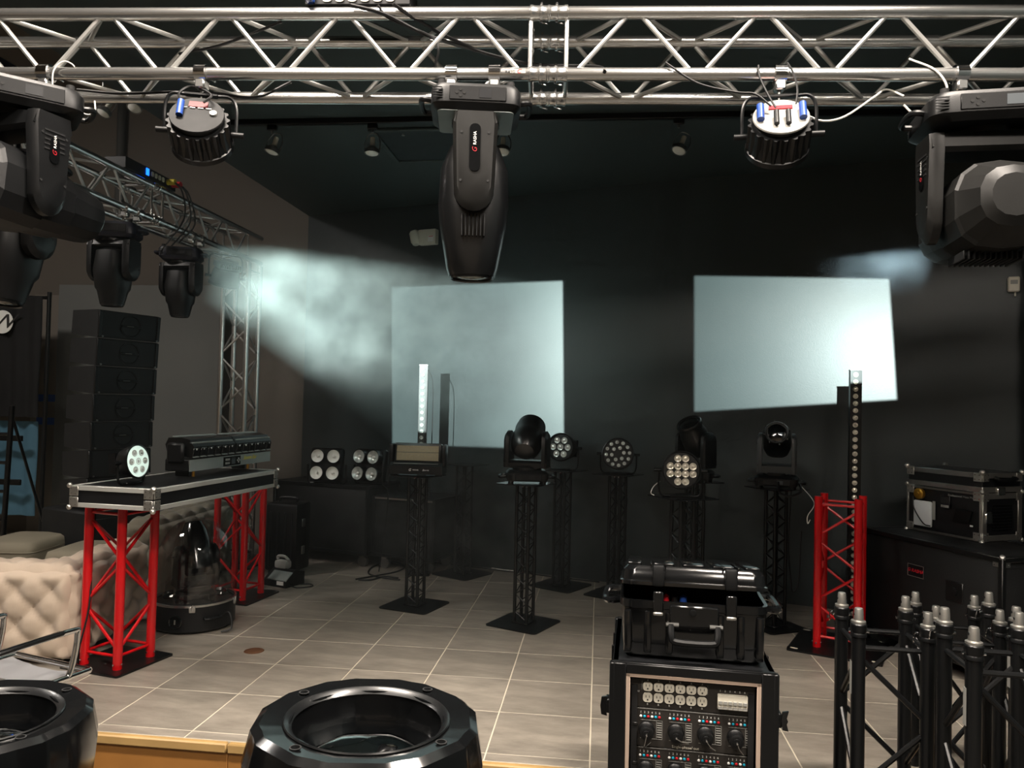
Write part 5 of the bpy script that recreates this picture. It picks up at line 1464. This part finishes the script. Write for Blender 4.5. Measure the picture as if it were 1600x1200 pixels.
# ================================================================ cables
def F3(px, py, off=0.0): return on_front(px, py, off)
cable('thick black cable running from the truss power box to the couplers', [F3(548, 8, -.05), F3(600, 22, -.04), F3(660, 52, .0), F3(720, 72, .08), F3(790, 92, .14), F3(840, 102, .1), F3(930, 104, .05), F3(945, 112, -.03)], .0075)
cable('black cable running from the truss power box to the rear chord', [F3(614, 6, -.05), F3(650, 30, .0), F3(700, 58, .1), F3(760, 84, .16), F3(800, 92, .2)], .0075)
cable('thin black cable looping down beside the central head', [F3(590, 8, -.05), F3(610, 30, -.03), F3(672, 56, 0), F3(685, 78, .0), F3(680, 104, .03), F3(690, 116, .05)], .005)
cable('black cable sagging below the left truss length', [F3(120, 140, .06), F3(190, 146, .1), F3(290, 143, .05), F3(340, 146, .04), F3(400, 152, .06), F3(455, 128, .12)], .0055)
cable('black cable crossing the left truss length diagonally', [F3(280, 84, .1), F3(340, 72, .05), F3(400, 50, .02), F3(440, 34, .0)], .0055)
cable('white safety cable drooping by the upper right head', [F3(1256, 178, -.02), F3(1285, 189, -.02), F3(1320, 182, -.02), F3(1365, 152, 0.0), F3(1385, 140, .02), F3(1412, 150, .0)], .004, 'cable_white')
cable('white safety cable looping at the upper right clamp', [F3(1412, 164, -.02), F3(1430, 178, -.03), F3(1460, 168, -.04), F3(1480, 140, -.04), F3(1462, 110, -.03), F3(1420, 92, -.0)], .004, 'cable_white')
cable('white safety cable looping over the chord by the upper left head', [F3(82, 138, -.04), F3(84, 110, -.04), F3(100, 96, -.03), F3(116, 104, -.02), F3(110, 118, -.0)], .003, 'cable_white')
cable('white safety cable hanging from the upper left head', [F3(82, 140, -.05), F3(110, 165, -.06), F3(135, 179, -.06), F3(148, 174, -.05), F3(148, 158, -.03)], .003, 'cable_white')
cable('thin black cable running along the right truss length to its par lamp', [F3(1040, 98, -.03), F3(1090, 130, -.04), F3(1150, 144, -.05), F3(1180, 147, -.06), F3(1205, 166, -.07)], .004)
cable('black cable rising from the right hanging par lamp, left one', [F3(1212, 168, -.08), F3(1200, 148, -.06), F3(1187, 120, -.04), F3(1185, 102, -.03)], .004)
cable('black cable rising from the right hanging par lamp, right one', [F3(1244, 162, -.06), F3(1246, 140, -.05), F3(1240, 115, -.04), F3(1230, 98, -.03)], .004)
cable('black cable at the left hanging par lamp', [F3(283, 160, -.05), F3(280, 145, -.03), F3(300, 135, .0), F3(330, 148, -.04), F3(318, 160, -.06)], .005)
for k, (lab, x0, dz) in enumerate((('near', .2, .5), ('middle', .26, .45), ('far', .3, .4))):
    p = pt @ V((x0, -.14, .04))
    cable('black cable hanging from the side truss power box, the %s one' % lab, [p, p + V((.03, .05, -.06)), p + V((.02, .1 + .03 * k, -.25)), p + V((-.1, .02 + .06 * k, -dz))], .006)
q = on_z(120, 1000)
cable('black cable hanging from the road-case table down to the sofa', [TM @ V((-wid / 2 - .01, -tlen / 2 + .22, -.02)), TM @ V((-wid / 2 - .015, -tlen / 2 + .2, -.4)), TM @ V((-wid / 2 + .02, -tlen / 2 + .15, -.7)), TM @ V((-wid / 2 - .0, -tlen / 2 + .1, -1.02)), TM @ V((-wid / 2 + .1, -tlen / 2 + .2, -1.034))], .005)
def wl3(*pxs, off=.06):
    out = []
    for i, x in enumerate(pxs):
        p = on_wall(x, 890) + bwn * (off + .012 * (i % 2)); p.z = .007; out.append(p)
    return out
def fl3(*pts): return [on_z(x, y, .007) for x, y in pts]
cable('heap of black cable on the floor below the blinder case, outer loop', fl3((556, 905), (585, 900), (620, 893), (632, 885), (612, 878), (585, 884), (576, 896), (600, 903), (625, 906)), .007)
cable('black cable lying before the casters of the blinder case', fl3((560, 906), (580, 906), (600, 901), (622, 903)), .008)
cable('black cable running behind the stands along the back wall', wl3(665, 700, 735, 780, 830, 880, 940), .006)
cable('pale cable lying along the foot of the back wall', wl3(770, 790, 808, off=.03), .006, 'cable_white')
dn = (cq2 - CAM).dot(fw)
cable('pair of black cables hanging down from the right blinder lamp', [at(598, 757, dn - .35), at(606, 770, dn - .36), at(604, 800, dn - .36), at(598, 850, dn - .36), on_z(592, 893, .01)], .006)
g0 = on_stand(qD, -.28)
cable('black cable bundle drooping at the camera-facing head', [g0 @ V((.02, -.13, .05)), g0 @ V((.03, -.19, -.01)), g0 @ V((.1, -.2, -.035)), g0 @ V((.17, -.16, .0)), g0 @ V((.16, -.08, .04))], .009)
cable('thin white cord hanging from the camera-facing head to the red tower', [g0 @ V((.17, -.1, .03)), at(1268, 778, 5.1), at(1272, 790, 5.05), at(1262, 806, 5.0), at(1262, 818, 5.0), at(1266, 812, 5.0)], .003, 'cable_white')
cable('black cable hanging behind the camera-facing stand', [g0 @ V((.1, .06, .02)), at(1232, 850, 5.5), at(1236, 910, 5.5), at(1240, 925, 5.45), at(1248, 905, 5.45), at(1252, 830, 5.45)], .005)
cable('thin white cord curling beside the twelve-lens par lamp', [on_stand(q3, 0) @ V((-.14, .02, .09)), on_stand(q3, 0) @ V((-.18, .0, .06)), on_stand(q3, 0) @ V((-.2, -.02, .02)), on_stand(q3, 0) @ V((-.18, -.03, .005))], .003, 'cable_white')
# floor cap and paper scraps
q = on_z(397, 1017)
t = thing('floor_cap', 'round copper-brown floor box cap between the tiles', 'floor cap', T(q.x, q.y, 0))
b = MB(); b.lathe([(.0001, .004), (.05, .004), (.054, .003), (.058, .0015), (.06, .0)], seg=36); b.done('cap', 'copper', t)
b = MB(); b.lathe([(.036, .004), (.036, .0048), (.04, .0048), (.04, .004)], seg=36); b.done('ring', 'copper', t)
q = on_z(142, 1192, LOW - .018)
b = MB(T(q.x, q.y, LOW - .0165) @ RZ(.4)); b.loft([[V((x, y, .004 * math.sin(x * 30 + y * 20) + .006)) for x, y in ((-.1, -.06 + .01 * k), (.0, -.08 + .02 * k), (.1, -.05 + .01 * k), (.08, .05), (-.02, .07), (-.09, .05))] for k in (0,)] + [[V((x, y, .004 * math.sin(x * 30 + y * 20) + .008)) for x, y in ((-.1, -.06), (.0, -.08), (.1, -.05), (.08, .05), (-.02, .07), (-.09, .05))]])
tag(b.done('paper_scrap', 'paper'), 'crumpled paper scrap lying below the stage step', 'paper')
# small red and blue pieces behind the red tower are cable ends

# ================================================================ smoke in the beams
def haze(name, label, lo, hi, puffs, scale, aniso=.35, step=None, seed=0.0, thin=0.0, col=(.9, 1, .98)):
    lo, hi = V(lo), V(hi)
    b = MB(); b.box((lo + hi) / 2, hi - lo)
    m = bpy.data.materials.new(name + '_volume'); m.use_nodes = True; nt = m.node_tree; nt.nodes.clear()
    N = nt.nodes.new; L_ = nt.links.new
    out = N('ShaderNodeOutputMaterial'); vol = N('ShaderNodeVolumeScatter'); vol.inputs['Anisotropy'].default_value = aniso; vol.inputs['Color'].default_value = col + (1,)
    L_(vol.outputs[0], out.inputs['Volume'])
    tc = N('ShaderNodeTexCoord'); no = N('ShaderNodeTexNoise'); no.inputs['Scale'].default_value = scale; no.inputs['Detail'].default_value = 4; no.inputs['Roughness'].default_value = .62
    off = N('ShaderNodeVectorMath'); off.operation = 'ADD'; off.inputs[1].default_value = (seed, seed * .7, -seed)
    L_(tc.outputs['Object'], off.inputs[0]); L_(off.outputs[0], no.inputs['Vector'])
    mr = N('ShaderNodeMapRange'); mr.inputs[1].default_value = .41; mr.inputs[2].default_value = .64; mr.inputs[3].default_value = .10; mr.inputs[4].default_value = 1.0; L_(no.outputs['Fac'], mr.inputs[0])
    acc = None
    for c, r, a in puffs:
        s1 = N('ShaderNodeVectorMath'); s1.operation = 'SUBTRACT'; s1.inputs[1].default_value = c; L_(tc.outputs['Object'], s1.inputs[0])
        s2 = N('ShaderNodeVectorMath'); s2.operation = 'DIVIDE'; s2.inputs[1].default_value = r; L_(s1.outputs[0], s2.inputs[0])
        s3 = N('ShaderNodeVectorMath'); s3.operation = 'LENGTH'; L_(s2.outputs[0], s3.inputs[0])
        s4 = N('ShaderNodeMapRange'); s4.interpolation_type = 'SMOOTHSTEP'; s4.inputs[1].default_value = 1.0; s4.inputs[2].default_value = .15; s4.inputs[3].default_value = 0; s4.inputs[4].default_value = a
        L_(s3.outputs['Value'], s4.inputs[0])
        if acc is None: acc = s4.outputs[0]
        else:
            ad = N('ShaderNodeMath'); ad.operation = 'ADD'; L_(acc, ad.inputs[0]); L_(s4.outputs[0], ad.inputs[1]); acc = ad.outputs[0]
    mu = N('ShaderNodeMath'); mu.operation = 'MULTIPLY'; L_(acc, mu.inputs[0]); L_(mr.outputs[0], mu.inputs[1])
    th = N('ShaderNodeMath'); th.operation = 'ADD'; th.inputs[1].default_value = thin; L_(mu.outputs[0], th.inputs[0])
    L_(th.outputs[0], vol.inputs['Density'])
    MATS[m.name] = m
    o = b.done(name, m.name, smooth=False)
    return tag(o, label, 'smoke', kind='stuff')
c1 = at(510, 500, 5.0); c2 = at(432, 455, 4.45); c3 = at(640, 520, 6.3); c4 = at(740, 810, 6.0); c6 = at(530, 565, 5.3); c7 = at(560, 425, 5.5)
haze('smoke', 'pale stage smoke drifting through the left light beam and over the stands', (-3.3, 3.85, .03), (.6, 7.75, 3.4),
     [(tuple(c1), (.75, .9, .7), .40), (tuple(c2), (.5, .62, .45), .24), (tuple(c3), (1.2, 1.1, 1.0), .34), (tuple(c6), (.55, .65, .38), .62), (tuple(c7), (.9, .8, .3), .22), (tuple(c4), (1.5, 1.0, .75), .5)], 4.4, thin=.018)
c5 = at(1370, 406, 3.75)
haze('smoke_wisp', 'thin bluish smoke wisps in front of the right framing head', (.2, 3.0, 1.4), (1.75, 4.5, 2.9), [(tuple(c5), (.5, .45, .2), .22)], 5.0, seed=3.0, thin=.0, col=(.7, .85, 1.0))
